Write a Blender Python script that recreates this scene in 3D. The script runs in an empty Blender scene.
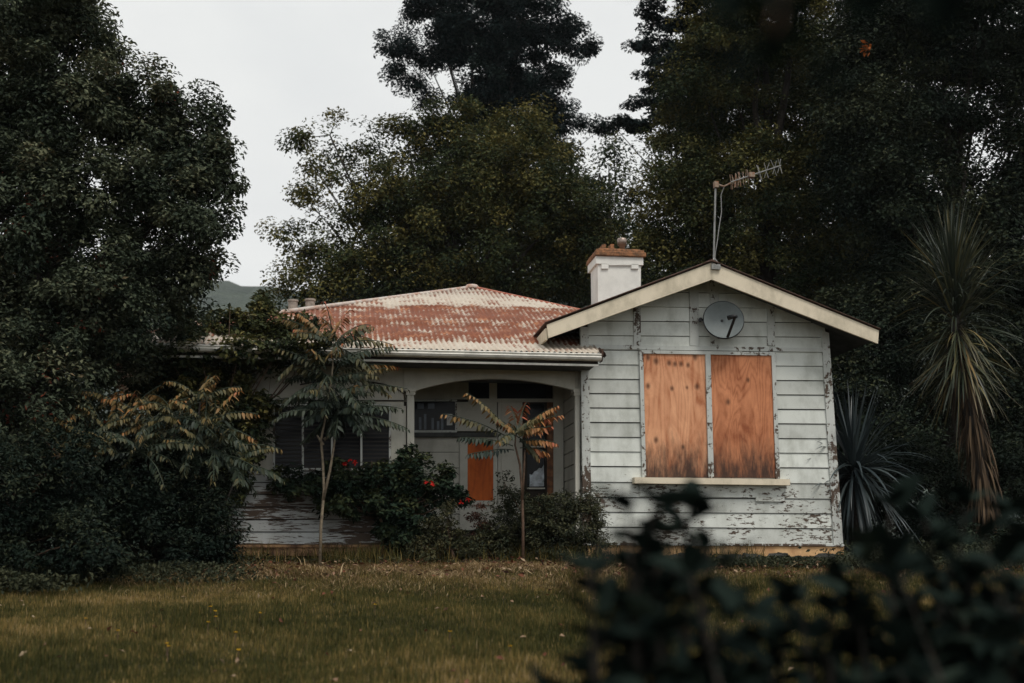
import bpy, math, random
import numpy as np
from mathutils import Vector, Matrix

R = math.radians
rng = np.random.default_rng(11)
random.seed(11)
sc = bpy.context.scene
COL = sc.collection

# ------------------------------------------------------------------ camera model
F, CX, CY = 1250.0, 512.0, 341.5
HORIZON = 570.0
PITCH = math.atan((HORIZON - CY) / F)
CAM = Vector((0, 0, -0.18))
CP, SP = math.cos(PITCH), math.sin(PITCH)


def ray(px, py):
    u, v = (px - CX) / F, (CY - py) / F
    return Vector((u, CP - v * SP, SP + v * CP))


def at(px, py, Y):
    d = ray(px, py)
    return CAM + d * (Y / d.y)


GRADE = 0.078


def gz(x, y):
    """the lawn climbs to the cottage and is level behind its front"""
    k = 0.6
    t = (y - 17.0) / k
    return -GRADE * k * np.logaddexp(0, -t) - 0.045


YAW = R(8)
UX = Vector((math.cos(YAW), math.sin(YAW), 0))
UY = Vector((-math.sin(YAW), math.cos(YAW), 0))
HO = at(585, 557, 17.4)
HO.z = 0.0


def hp(px, py, d):
    """point of the house's own frame: where the sight line meets the plane d metres behind its front wall"""
    r = ray(px, py)
    t = (HO + UY * d - CAM).dot(UY) / r.dot(UY)
    p = CAM + r * t - HO
    return Vector((p.dot(UX), d, p.z))


def hw(v):
    return HO + UX * v[0] + UY * v[1] + Vector((0, 0, v[2]))


# ------------------------------------------------------------------ objects
def tag(o, label=None, cat=None, group=None, kind=None):
    if label: o['label'] = label
    if cat: o['category'] = cat
    if group: o['group'] = group
    if kind: o['kind'] = kind
    return o


def thing(name, label, cat, loc=(0, 0, 0), rotz=0.0, group=None):
    o = bpy.data.objects.new(name, None)
    COL.objects.link(o)
    o.empty_display_size = 0.2
    o.location = loc
    o.rotation_euler = (0, 0, rotz)
    return tag(o, label, cat, group)


def copy_tree(o, parent=None):
    c = o.copy()
    COL.objects.link(c)
    c.parent = parent
    for ch in list(o.children):
        copy_tree(ch, c)
    return c


class MB:
    """collects shapes into one mesh"""

    def __init__(self):
        self.v, self.f, self.t = [], [], []

    def add(self, vs, fs, tint=0.5):
        k = len(self.v)
        self.v += [tuple(p) for p in vs]
        self.t += [tint] * len(vs)
        self.f += [tuple(i + k for i in f) for f in fs]

    def box(self, x0, x1, y0, y1, z0, z1):
        vs = [(x, y, z) for z in (z0, z1) for y in (y0, y1) for x in (x0, x1)]
        self.add(vs, [(0, 2, 3, 1), (4, 5, 7, 6), (0, 1, 5, 4), (2, 6, 7, 3), (0, 4, 6, 2), (1, 3, 7, 5)])

    def prism(self, pts, vec):
        n = len(pts)
        vec = Vector(vec)
        a = [Vector(p) for p in pts]
        b = [p + vec for p in a]
        fs = [tuple(range(n)), tuple(range(2 * n - 1, n - 1, -1))]
        fs += [(i, n + i, n + (i + 1) % n, (i + 1) % n) for i in range(n)]
        self.add(a + b, fs)

    def pp(self, pix, d0, d1):
        """outline in house-front plane d0, thickness to d1"""
        self.prism([hp(x, y, d0) for x, y in pix], (0, d1 - d0, 0))

    def pr(self, x0, y0, x1, y1, d0, d1):
        self.pp([(x0, y0), (x1, y0), (x1, y1), (x0, y1)], d0, d1)

    def tube(self, pts, rad, n=6, tint=0.5, cap=True):
        pts = [Vector(p) for p in pts]
        if not hasattr(rad, '__len__'):
            rad = [rad] * len(pts)
        vs, fs = [], []
        up = Vector((0.13, 0.31, 0.94))
        for i, p in enumerate(pts):
            d = (pts[min(i + 1, len(pts) - 1)] - pts[max(i - 1, 0)])
            if d.length < 1e-9:
                d = Vector((0, 0, 1))
            d.normalize()
            a = d.cross(up)
            if a.length < 0.05:
                a = d.cross(Vector((1, 0, 0)))
            a.normalize()
            b = d.cross(a)
            for k in range(n):
                t = 2 * math.pi * k / n
                vs.append(p + (a * math.cos(t) + b * math.sin(t)) * rad[i])
        for i in range(len(pts) - 1):
            for k in range(n):
                k2 = (k + 1) % n
                fs.append((i * n + k, i * n + k2, (i + 1) * n + k2, (i + 1) * n + k))
        if cap:
            fs.append(tuple(range(n))[::-1])
            fs.append(tuple((len(pts) - 1) * n + k for k in range(n)))
        self.add(vs, fs, tint)

    def lathe(self, prof, center, n=20, axis=Vector((0, 0, 1))):
        """prof: (radius, height along axis)"""
        q = Vector((0, 0, 1)).rotation_difference(Vector(axis).normalized())
        c = Vector(center)
        vs, fs = [], []
        for r, h in prof:
            for k in range(n):
                t = 2 * math.pi * k / n
                vs.append(c + q @ Vector((r * math.cos(t), r * math.sin(t), h)))
        for i in range(len(prof) - 1):
            for k in range(n):
                k2 = (k + 1) % n
                fs.append((i * n + k, i * n + k2, (i + 1) * n + k2, (i + 1) * n + k))
        fs.append(tuple(range(n))[::-1])
        fs.append(tuple((len(prof) - 1) * n + k for k in range(n)))
        self.add(vs, fs)

    def build(self, name, mat, parent=None, smooth=False, off=None, bevel=0.0):
        me = bpy.data.meshes.new(name)
        vs = self.v
        if off is not None:
            vs = [(x - off[0], y - off[1], z - off[2]) for x, y, z in vs]
        me.from_pydata(vs, [], self.f)
        at_ = me.attributes.new('tint', 'FLOAT', 'POINT')
        at_.data.foreach_set('value', np.array(self.t, dtype=np.float32))
        me.materials.append(mat)
        if smooth:
            me.polygons.foreach_set('use_smooth', [True] * len(me.polygons))
        me.update()
        o = bpy.data.objects.new(name, me)
        COL.objects.link(o)
        if parent: o.parent = parent
        if bevel:
            m = o.modifiers.new('soft', 'BEVEL')
            m.width = bevel
            m.segments = 2
            m.limit_method = 'ANGLE'
        return o


def np_mesh(name, V, T, tint, mat, parent=None, off=None, smooth=False):
    """V (n,3) points, T (m,3) triangles, tint per point"""
    if off is not None:
        V = V - np.array(off)[None, :]
    me = bpy.data.meshes.new(name)
    n, m = len(V), len(T)
    me.vertices.add(n)
    me.vertices.foreach_set('co', V.astype(np.float32).ravel())
    me.loops.add(m * 3)
    me.loops.foreach_set('vertex_index', T.astype(np.int32).ravel())
    me.polygons.add(m)
    me.polygons.foreach_set('loop_start', np.arange(0, m * 3, 3, dtype=np.int32))
    me.update(calc_edges=True)
    a = me.attributes.new('tint', 'FLOAT', 'POINT')
    a.data.foreach_set('value', tint.astype(np.float32))
    me.materials.append(mat)
    if smooth:
        me.polygons.foreach_set('use_smooth', np.ones(m, dtype=bool))
    o = bpy.data.objects.new(name, me)
    COL.objects.link(o)
    if parent: o.parent = parent
    return o


def nrm(a):
    return a / np.maximum(np.linalg.norm(a, axis=-1, keepdims=True), 1e-9)


class Leaves:
    """many small folded leaves gathered into one mesh"""

    def __init__(self):
        self.c, self.a, self.n, self.l, self.w, self.t = [], [], [], [], [], []

    def add(self, c, a, n, l, w, t):
        self.c.append(c); self.a.append(a); self.n.append(n); self.l.append(l); self.w.append(w); self.t.append(t)

    def build(self, name, mat, parent=None, off=None, fold=0.18):
        c = np.concatenate(self.c); a = nrm(np.concatenate(self.a)); n = np.concatenate(self.n)
        l = np.concatenate(self.l)[:, None]; w = np.concatenate(self.w)[:, None]; t = np.concatenate(self.t)
        s = nrm(np.cross(a, n)); n = nrm(np.cross(s, a))
        k = len(c)
        base = c - a * l * .5
        tip = c + a * l * .5 - n * l * .12
        rt = c + s * w * .5 + n * w * fold - a * l * .05
        lt = c - s * w * .5 + n * w * fold - a * l * .05
        V = np.stack([base, rt, tip, lt], 1).reshape(-1, 3)
        i = np.arange(k) * 4
        T = np.concatenate([np.stack([i, i + 1, i + 2], 1), np.stack([i, i + 2, i + 3], 1)])
        return np_mesh(name, V, T, np.repeat(t, 4), mat, parent, off)


# ------------------------------------------------------------------ materials
def new_mat(name):
    m = bpy.data.materials.new(name)
    m.use_nodes = True
    nt = m.node_tree
    nt.nodes.clear()
    out = nt.nodes.new('ShaderNodeOutputMaterial')
    b = nt.nodes.new('ShaderNodeBsdfPrincipled')
    nt.links.new(b.outputs[0], out.inputs['Surface'])
    return m, nt, b, out


class NT:
    def __init__(self, nt):
        self.nt = nt

    def node(self, typ, ins=None, **kw):
        n = self.nt.nodes.new(typ)
        for k, v in kw.items():
            setattr(n, k, v)
        for k, v in (ins or {}).items():
            if hasattr(v, 'is_linked') or isinstance(v, bpy.types.NodeSocket):
                self.nt.links.new(v, n.inputs[k])
            else:
                n.inputs[k].default_value = v
        return n

    def math(self, op, a, b=0.0, c=None, clamp=False):
        n = self.node('ShaderNodeMath', {0: a, 1: b}, operation=op, use_clamp=clamp)
        if c is not None:
            if isinstance(c, bpy.types.NodeSocket): self.nt.links.new(c, n.inputs[2])
            else: n.inputs[2].default_value = c
        return n.outputs[0]

    def mix(self, f, a, b, blend='MIX'):
        n = self.node('ShaderNodeMix', None, data_type='RGBA', blend_type=blend)
        for k, v in ((0, f), (6, a), (7, b)):
            if isinstance(v, bpy.types.NodeSocket): self.nt.links.new(v, n.inputs[k])
            else: n.inputs[k].default_value = v if k == 0 or len(v) == 4 else (*v, 1)
        return n.outputs[2]

    def ramp(self, f, stops, interp='LINEAR'):
        n = self.node('ShaderNodeValToRGB', {0: f})
        cr = n.color_ramp
        cr.interpolation = interp
        while len(cr.elements) < len(stops):
            cr.elements.new(0.5)
        for e, (p, c) in zip(cr.elements, stops):
            e.position = p
            e.color = (*c, 1) if len(c) == 3 else c
        return n.outputs[0]

    def step(self, v, lo, hi):
        return self.node('ShaderNodeMapRange', {0: v, 1: lo, 2: hi, 3: 0.0, 4: 1.0}, interpolation_type='SMOOTHSTEP').outputs[0]

    def coords(self, scale=(1, 1, 1), loc=(0, 0, 0)):
        tc = self.node('ShaderNodeTexCoord')
        mp = self.node('ShaderNodeMapping', {'Vector': tc.outputs['Object'], 'Scale': scale, 'Location': loc})
        return mp.outputs[0]

    def noise(self, vec, scale=1.0, detail=4.0, rough=0.6, dist=0.0):
        return self.node('ShaderNodeTexNoise', {'Vector': vec, 'Scale': scale, 'Detail': detail, 'Roughness': rough, 'Distortion': dist}).outputs[0]

    def xyz(self):
        tc = self.node('ShaderNodeTexCoord')
        s = self.node('ShaderNodeSeparateXYZ', {0: tc.outputs['Object']})
        return s.outputs

    def bump(self, h, strength=0.5, dist=0.01):
        return self.node('ShaderNodeBump', {'Height': h, 'Strength': strength, 'Distance': dist}).outputs[0]


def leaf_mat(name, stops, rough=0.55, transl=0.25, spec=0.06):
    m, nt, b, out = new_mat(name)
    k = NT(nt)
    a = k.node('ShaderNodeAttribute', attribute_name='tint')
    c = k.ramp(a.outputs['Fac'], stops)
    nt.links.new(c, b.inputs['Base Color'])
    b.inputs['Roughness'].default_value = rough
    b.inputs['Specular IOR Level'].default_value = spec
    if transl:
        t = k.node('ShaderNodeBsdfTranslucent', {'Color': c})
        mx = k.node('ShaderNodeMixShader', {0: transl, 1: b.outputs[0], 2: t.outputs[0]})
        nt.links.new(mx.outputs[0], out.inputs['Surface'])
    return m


def paint_mat(name, col, peel=0.0, low=1.2, lowamt=0.25, wood=(0.045, 0.032, 0.024), grime=0.35, stretch=(3.0, 3.0, 9.0)):
    """old house paint that flakes down to dark timber, more of it near the ground"""
    m, nt, b, out = new_mat(name)
    k = NT(nt)
    o = k.xyz()
    v1 = k.coords((1, 1, 1), (random.random() * 9, 0, 0))
    big = k.noise(v1, 1.6, 3, .55)
    v2 = k.coords(stretch)
    fl = k.noise(v2, 2.6, 8, .68, 0.4)
    v3 = k.coords((1.3, 1.3, 12))
    fl2 = k.noise(v3, 3.0, 5, .7)
    near = k.step(o['Z'], low, low * .55)
    s = k.math('ADD', k.math('MULTIPLY', fl, .50), k.math('MULTIPLY', big, .32))
    s = k.math('ADD', s, k.math('MULTIPLY', fl2, .15))
    s = k.math('ADD', s, k.math('MULTIPLY', near, lowamt))
    s = k.math('ADD', s, peel - 0.5)
    mask = k.step(s, 0.155, 0.185)
    # grime in rain streaks and general unevenness of the paint
    gv = k.coords((2.2, 2.2, .9))
    g = k.noise(gv, 1.5, 5, .65)
    g2 = k.noise(k.coords((2, 2, 2)), 1.1, 5, .6)
    dirt = k.math('MULTIPLY', k.step(k.math('ADD', k.math('MULTIPLY', g, .6), k.math('MULTIPLY', g2, .5)), .48, .72), grime)
    fine = k.noise(k.coords((14, 14, 60)), 3, 4, .7)
    c = k.mix(dirt, col, (col[0] * .42, col[1] * .42, col[2] * .38))
    c = k.mix(k.math('MULTIPLY', k.step(fine, .35, .75), .22), c, (col[0] * .62, col[1] * .62, col[2] * .6))
    w = k.mix(fine, wood, (wood[0] * 2.6, wood[1] * 2.5, wood[2] * 2.4))
    bt = k.node('ShaderNodeAttribute', attribute_name='tint').outputs['Fac']
    bt = k.math('MULTIPLY_ADD', bt, .36, .80)
    cmb = k.node('ShaderNodeCombineColor', {0: bt, 1: bt, 2: bt})
    c = k.mix(1.0, c, cmb.outputs[0], 'MULTIPLY')
    c = k.mix(mask, c, w)
    nt.links.new(c, b.inputs['Base Color'])
    b.inputs['Roughness'].default_value = .62
    b.inputs['Specular IOR Level'].default_value = .25
    h = k.math('ADD', k.math('MULTIPLY', mask, -1.0), k.math('MULTIPLY', fine, .35))
    nt.links.new(k.bump(h, .5, .004), b.inputs['Normal'])
    return m


def flat_mat(name, col, rough=.7, var=.3, scale=6, bump=0.0, metal=0.0, spec=.3, col2=None):
    m, nt, b, out = new_mat(name)
    k = NT(nt)
    n = k.noise(k.coords(), scale, 6, .65)
    c2 = col2 or tuple(x * (1 - var) for x in col)
    c = k.mix(k.step(n, .35, .68), col, c2)
    nt.links.new(c, b.inputs['Base Color'])
    b.inputs['Roughness'].default_value = rough
    b.inputs['Metallic'].default_value = metal
    b.inputs['Specular IOR Level'].default_value = spec
    if bump:
        nt.links.new(k.bump(n, bump, .02), b.inputs['Normal'])
    return m


def ply_mat(name, light, dark, seed, low, high, stain=1.0, swirl=1.0, knots=()):
    m, nt, b, out = new_mat(name)
    k = NT(nt)
    o = k.xyz()
    h = k.noise(k.coords((2.3 * swirl, 1, .42 * swirl), (seed, seed * .3, seed * .7)), 1.0, 2, .45, .5)
    ring = k.math('SINE', k.math('MULTIPLY', h, 95))
    ring = k.math('MULTIPLY_ADD', ring, .5, .5)
    fib = k.noise(k.coords((60, 10, 1.8), (seed, 0, 0)), 2, 5, .7)
    pat = k.noise(k.coords((2.2, 1, 1.2), (seed * 2, 0, 3)), 1.3, 4, .6)
    t = k.math('ADD', k.math('MULTIPLY', k.math('POWER', ring, 2.2), .21), k.math('MULTIPLY', fib, .32))
    big_ = k.noise(k.coords((3.2, 1, 1.6), (seed, 4, 1)), 1.0, 6, .68, .6)
    t = k.math('ADD', t, k.math('MULTIPLY', pat, .55))
    t = k.math('ADD', t, k.math('MULTIPLY', k.math('SUBTRACT', big_, .5), 1.6))
    c = k.ramp(t, [(.18, light), (.52, tuple(a * .55 + d * .45 for a, d in zip(light, dark))), (.86, dark)])
    for kx, ky, kr in knots:
        p = hp(kx, ky, -.05)
        dx = k.math('MULTIPLY', k.math('SUBTRACT', o['X'], p.x), 1.15)
        dz = k.math('MULTIPLY', k.math('SUBTRACT', o['Z'], p.z), .85)
        rr = k.math('SQRT', k.math('ADD', k.math('MULTIPLY', dx, dx), k.math('MULTIPLY', dz, dz)))
        rr = k.math('ADD', rr, k.math('MULTIPLY', k.math('SUBTRACT', fib, .5), .05))
        c = k.mix(k.math('MULTIPLY', k.step(rr, kr * 1.25, kr * .1), .8), c, (.055, .02, .012))
    # black mould rising from the sill
    st = k.noise(k.coords((7, 1, 1.6), (seed, 0, 0)), 1.2, 9, .74)
    g = k.node('ShaderNodeMapRange', {0: o['Z'], 1: low, 2: low + (high - low) * .55, 3: .37, 4: -.22}).outputs[0]
    mk = k.step(k.math('ADD', st, g), .46, .92)
    c = k.mix(k.math('MULTIPLY', mk, .93 * stain), c, (.028, .022, .02))
    nt.links.new(c, b.inputs['Base Color'])
    b.inputs['Roughness'].default_value = .68
    b.inputs['Specular IOR Level'].default_value = .2
    nt.links.new(k.bump(t, .25, .003), b.inputs['Normal'])
    return m


M = {}
WHITE = (.66, .685, .645)
M['board'] = paint_mat('weathered_board_paint', WHITE, .030, 1.55, .112, grime=.6, stretch=(4, 4, 11))
M['trim'] = paint_mat('trim_paint', (.57, .59, .565), .137, 1.7, .055, stretch=(6, 6, 4))
M['worn'] = paint_mat('badly_peeled_paint', (.50, .52, .52), .15, 1.0, .04, stretch=(2.0, 2.0, 20))
M['cream'] = paint_mat('cream_trim_paint', (.76, .67, .52), .045, 0.5, .0, wood=(.15, .11, .075), grime=.6)
M['porch'] = paint_mat('porch_paint', (.58, .565, .50), -.02, 1.0, .12, grime=.5)
M['base'] = flat_mat('ochre_base_paint', (.68, .44, .22), .7, .35, 5, col2=(.44, .25, .12))
M['rustbase'] = flat_mat('rusty_base_paint', (.42, .25, .13), .75, .5, 9, col2=(.10, .05, .03))
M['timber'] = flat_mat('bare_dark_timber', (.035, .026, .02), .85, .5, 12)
M['soffit'] = flat_mat('soffit_timber', (.085, .088, .085), .8, .5, 5)  # colour lowered to deepen the shade under the eaves
M['gutter'] = flat_mat('gutter_paint', (.80, .78, .72), .45, .25, 7)
M['glass'] = flat_mat('dark_window_glass', (.006, .007, .010), .15, .3, 2, spec=.12)
M['brown'] = flat_mat('brown_stained_timber', (.26, .11, .045), .6, .5, 14, col2=(.10, .045, .025))
M['render'] = flat_mat('white_chimney_render', (.80, .79, .745), .75, .14, 4, bump=.1)
M['capbrick'] = flat_mat('rusty_chimney_brick', (.33, .15, .07), .85, .6, 18, bump=.5, col2=(.10, .06, .035))
M['pot'] = flat_mat('metal_flue', (.45, .36, .31), .4, .5, 11, metal=.6)
M['clay'] = flat_mat('old_clay_pot', (.36, .31, .27), .85, .4, 12)
M['dish'] = flat_mat('grey_dish_enamel', (.165, .19, .192), .55, .2, 5, spec=.3)
M['black'] = flat_mat('black_plastic', (.014, .015, .017), .5, .3, 8)
M['alu'] = flat_mat('weathered_aluminium', (.27, .27, .26), .45, .35, 14, metal=.35)
M['alurust'] = flat_mat('rusting_aluminium', (.27, .22, .17), .5, .5, 20, metal=.25, col2=(.22, .10, .05))
M['paper'] = flat_mat('white_paper', (.66, .68, .68), .8, .25, 7)
M['plastic'] = flat_mat('crumpled_pale_sheet', (.66, .72, .78), .5, .5, 9, bump=.8)
M['orange'] = ply_mat('orange_board', (.62, .145, .028), (.34, .065, .014), 5.1, -1.0, 0.3, 0.0, 1.3)
M['bark'] = flat_mat('dark_bark', (.045, .038, .032), .9, .55, 9, bump=.7)
M['palebark'] = flat_mat('pale_stem_bark', (.25, .205, .145), .85, .5, 20, bump=.3)
M['stem'] = flat_mat('brown_stem', (.12, .075, .05), .8, .5, 20)
M['darkstem'] = flat_mat('dark_twig_bark', (.022, .018, .014), .85, .4, 20)
M['rock'] = flat_mat('mossy_dark_stone', (.055, .055, .052), .9, .6, 7, bump=.8, col2=(.022, .026, .018))

G1 = (.012, .020, .014); G2 = (.028, .040, .022); G3 = (.062, .070, .030)
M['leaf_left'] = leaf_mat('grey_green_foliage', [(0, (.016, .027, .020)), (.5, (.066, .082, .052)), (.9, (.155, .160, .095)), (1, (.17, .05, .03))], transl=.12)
M['leaf_mid'] = leaf_mat('olive_foliage', [(0, (.010, .020, .014)), (.5, (.052, .066, .028)), (1, (.17, .14, .042))], transl=.2)
M['leaf_con'] = leaf_mat('blue_black_needles', [(0, (.004, .010, .012)), (.5, (.010, .020, .020)), (1, (.026, .040, .030))], transl=.05)
M['leaf_right'] = leaf_mat('deep_olive_foliage', [(0, (.008, .019, .014)), (.5, (.044, .058, .026)), (1, (.155, .135, .042))], transl=.15)
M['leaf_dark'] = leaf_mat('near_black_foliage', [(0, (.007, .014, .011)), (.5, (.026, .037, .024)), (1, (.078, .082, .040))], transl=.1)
M['leaf_shadow'] = leaf_mat('black_green_foliage', [(0, (.005, .011, .009)), (.5, (.015, .024, .017)), (1, (.050, .056, .030))], transl=.08)  # a darker leaf species than leaf_dark
M['leaf_vine'] = leaf_mat('yellowing_vine_leaves', [(0, (.018, .030, .018)), (.5, (.070, .078, .030)), (1, (.20, .165, .055))], transl=.2)
M['leaf_shrub'] = leaf_mat('dark_shrub_leaves', [(0, (.009, .019, .014)), (.5, (.025, .042, .025)), (1, (.080, .088, .036))], transl=.1)
M['leaf_weed'] = leaf_mat('weed_leaves', [(0, (.024, .031, .020)), (.5, (.075, .076, .040)), (.85, (.15, .13, .065)), (1, (.17, .06, .035))], transl=.15)
M['flower'] = leaf_mat('red_petals', [(0, (.45, .015, .02)), (1, (.75, .05, .03))], transl=.2)
M['sumac'] = leaf_mat('sumac_leaflets', [(0, (.014, .026, .022)), (.35, (.042, .056, .036)), (.6, (.13, .105, .042)), (.8, (.30, .145, .05)), (1, (.34, .095, .05))], rough=.5, transl=.15, spec=.22)
M['sword'] = leaf_mat('sword_leaves', [(0, (.014, .022, .018)), (.4, (.045, .056, .034)), (.7, (.16, .135, .055)), (1, (.26, .16, .07))], rough=.4, transl=.12, spec=.4)
M['yucca'] = leaf_mat('blue_grey_sword_leaves', [(0, (.012, .020, .024)), (.6, (.040, .056, .060)), (1, (.085, .105, .105))], rough=.4, transl=.1, spec=.4)
M['skirt'] = leaf_mat('dead_brown_leaves', [(0, (.026, .019, .014)), (.5, (.080, .054, .034)), (1, (.18, .125, .075))], transl=.1)
M['fore'] = leaf_mat('glossy_dark_leaves', [(0, (.005, .009, .008)), (.6, (.014, .022, .018)), (1, (.034, .046, .032))], rough=.85, transl=.04, spec=.02)  # near-black colour stands in for shade of a canopy overhead
M['grass'] = leaf_mat('lawn_blades', [(0, (.034, .039, .013)), (.4, (.108, .094, .030)), (.75, (.29, .195, .070)), (1, (.40, .30, .16))], transl=.25)
M['straw'] = leaf_mat('dry_straw', [(0, (.08, .05, .025)), (.5, (.25, .165, .085)), (1, (.50, .38, .23))], transl=.1)
M['litter'] = leaf_mat('dead_leaf_litter', [(0, (.05, .03, .025)), (.5, (.16, .06, .035)), (1, (.42, .33, .22))], transl=.1)
M['yellow'] = leaf_mat('dandelion_petals', [(0, (.7, .42, .02)), (1, (.85, .55, .03))], transl=.1)


def roof_mat():
    m, nt, b, out = new_mat('rusted_corrugated_iron')
    k = NT(nt)
    o = k.xyz()
    x, y = o['X'], o['Y']
    wob = k.noise(k.coords((1.2, 1.2, 1.2)), 1.0, 3, .6)
    yy = k.math('ADD', y, k.math('MULTIPLY', k.math('SUBTRACT', wob, .5), .35))
    streak = k.noise(k.coords((9, .55, 1)), 1.0, 8, .74)
    blot = k.noise(k.coords((1.7, 2.4, 1)), 1.5, 8, .72)
    wave = k.math('MULTIPLY_ADD', k.math('SINE', k.math('MULTIPLY', x, 2 * math.pi / .0762)), .5, .5)
    # how much of the old pale paint is left, sheet by sheet
    yb = k.node('ShaderNodeMapRange', {0: yy, 1: -1.0, 2: 5.0, 3: 0.0, 4: 1.0}).outputs[0]
    def P(v): return (v + 1) / 6
    pale = k.ramp(yb, [(P(-.6), (.9,) * 3), (P(.02), (.86,) * 3), (P(.12), (.50,) * 3), (P(.30), (.30,) * 3), (P(.98), (.30,) * 3),
                       (P(1.08), (.46,) * 3), (P(1.22), (.33,) * 3), (P(2.35), (.36,) * 3), (P(2.5), (.78,) * 3), (P(3.4), (.86,) * 3), (P(4.2), (.6,) * 3)])
    q = k.math('ADD', pale, k.math('MULTIPLY', k.math('SUBTRACT', streak, .5), .9))
    q = k.math('ADD', q, k.math('MULTIPLY', k.math('SUBTRACT', blot, .5), 2.6))
    q = k.math('ADD', q, k.math('MULTIPLY', k.math('SUBTRACT', wave, .5), .26))
    q = k.step(q, .34, .86)
    rust = k.mix(k.noise(k.coords((5, 2, 1)), 2.0, 6, .7), (.31, .092, .038), (.09, .034, .021))
    rust = k.mix(k.step(k.noise(k.coords((3, 3, 1), (7, 2, 0)), 1.5, 5, .7), .52, .75), rust, (.46, .20, .095))
    palec = k.mix(k.noise(k.coords((4, 2, 1), (3, 3, 0)), 2.0, 5, .6), (.64, .59, .51), (.44, .36, .28))
    c = k.mix(q, rust, palec)
    nt.links.new(c, b.inputs['Base Color'])
    b.inputs['Roughness'].default_value = .6
    b.inputs['Specular IOR Level'].default_value = .3
    nt.links.new(k.bump(streak, .15, .003), b.inputs['Normal'])
    return m


M['roof'] = roof_mat()
M['roofrust'] = flat_mat('rusty_capping', (.30, .08, .05), .7, .5, 9, col2=(.45, .22, .15))
M['roofpale'] = flat_mat('pale_capping', (.55, .51, .47), .6, .3, 9, col2=(.42, .25, .18))
M['roofdark'] = flat_mat('dark_rusted_iron', (.10, .055, .04), .75, .5, 14)

# ------------------------------------------------------------------ world and light
w = bpy.data.worlds.new('World')
sc.world = w
w.use_nodes = True
wn = w.node_tree
wn.nodes.clear()
wk = NT(wn)
SUN_EL, SUN_ROT = R(57), R(152)
sky = wk.node('ShaderNodeTexSky')
sky.sky_type = 'NISHITA'
sky.sun_disc = False
sky.sun_elevation = SUN_EL
sky.sun_rotation = SUN_ROT
sky.dust_density = 4.0
sky.air_density = 1.0
hs = wk.node('ShaderNodeHueSaturation', {'Saturation': .12, 'Value': 1.0, 'Color': sky.outputs[0]})
gen = wk.node('ShaderNodeTexCoord')
cl_n = wk.noise(wk.node('ShaderNodeMapping', {'Vector': gen.outputs['Generated'], 'Scale': (2.0, 2.0, 5.0)}).outputs[0], 1.3, 5, .55, .4)
cl_c = wk.mix(wk.step(cl_n, .3, .7), (7.9, 8.05, 8.05), (8.7, 8.8, 8.65))
cloud = wk.mix(.86, hs.outputs[0], cl_c)
bg = wk.node('ShaderNodeBackground', {'Color': cloud, 'Strength': .1})
wo = wk.node('ShaderNodeOutputWorld', {'Surface': bg.outputs[0]})

sl = bpy.data.lights.new('sun', 'SUN')
sl.energy = 1.5
sl.angle = R(18)
sl.color = (1, .94, .85)
so = bpy.data.objects.new('sun', sl)
COL.objects.link(so)
sd = Vector((math.sin(SUN_ROT) * math.cos(SUN_EL), math.cos(SUN_ROT) * math.cos(SUN_EL), math.sin(SUN_EL)))
so.rotation_euler = sd.to_track_quat('Z', 'Y').to_euler()
so.location = sd * 60

# ------------------------------------------------------------------ camera
cd = bpy.data.cameras.new('camera')
cam = bpy.data.objects.new('camera', cd)
COL.objects.link(cam)
cam.location = CAM
cam.rotation_euler = (math.pi / 2 + PITCH, 0, 0)
cd.sensor_width = 36
cd.lens = F * 36 / 1024
cd.clip_start = .05
cd.clip_end = 5000
cd.dof.use_dof = True
cd.dof.focus_distance = 17.3
cd.dof.aperture_fstop = 1.9
sc.camera = cam
sc.view_settings.view_transform = 'Standard'
sc.view_settings.look = 'None'
sc.view_settings.exposure = 0.14
sc.view_settings.gamma = 1
try:
    sc.cycles.use_denoising = True
    sc.cycles.max_bounces = 5
    sc.cycles.diffuse_bounces = 3
    sc.cycles.transparent_max_bounces = 4
    sc.cycles.caustics_reflective = False
    sc.cycles.caustics_refractive = False
except Exception:
    pass

# ------------------------------------------------------------------ setting
def ground_mat():
    m, nt, b, out = new_mat('lawn_soil')
    k = NT(nt)
    n1 = k.noise(k.coords((.35, .9, 1)), 1.0, 5, .6)
    n2 = k.noise(k.coords((9, 9, 1)), 1.0, 6, .7)
    c = k.mix(k.step(n1, .4, .65), (.040, .036, .016), (.085, .062, .026))
    c = k.mix(k.step(n2, .4, .7), c, (.022, .022, .010))
    o = k.xyz()
    s = k.step(k.math('ADD', o['Y'], k.math('MULTIPLY', n1, 2.5)), 15.3, 17.0)
    far = k.step(o['Y'], 19, 24)
    s = k.math('MULTIPLY', s, k.math('SUBTRACT', 1.0, far))
    c = k.mix(k.math('MULTIPLY', s, .8), c, (.17, .11, .055))
    c = k.mix(far, c, (.02, .018, .010))
    nt.links.new(c, b.inputs['Base Color'])
    b.inputs['Roughness'].default_value = .95
    b.inputs['Specular IOR Level'].default_value = .1
    nt.links.new(k.bump(n2, .8, .03), b.inputs['Normal'])
    return m


def bumpz(x, y):
    return gz(x, y) + .02 * np.sin(x * 1.3 + .7) * np.sin(y * .9) + .012 * np.sin(x * 3.1) * np.sin(y * 2.7 + 1)


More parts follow.
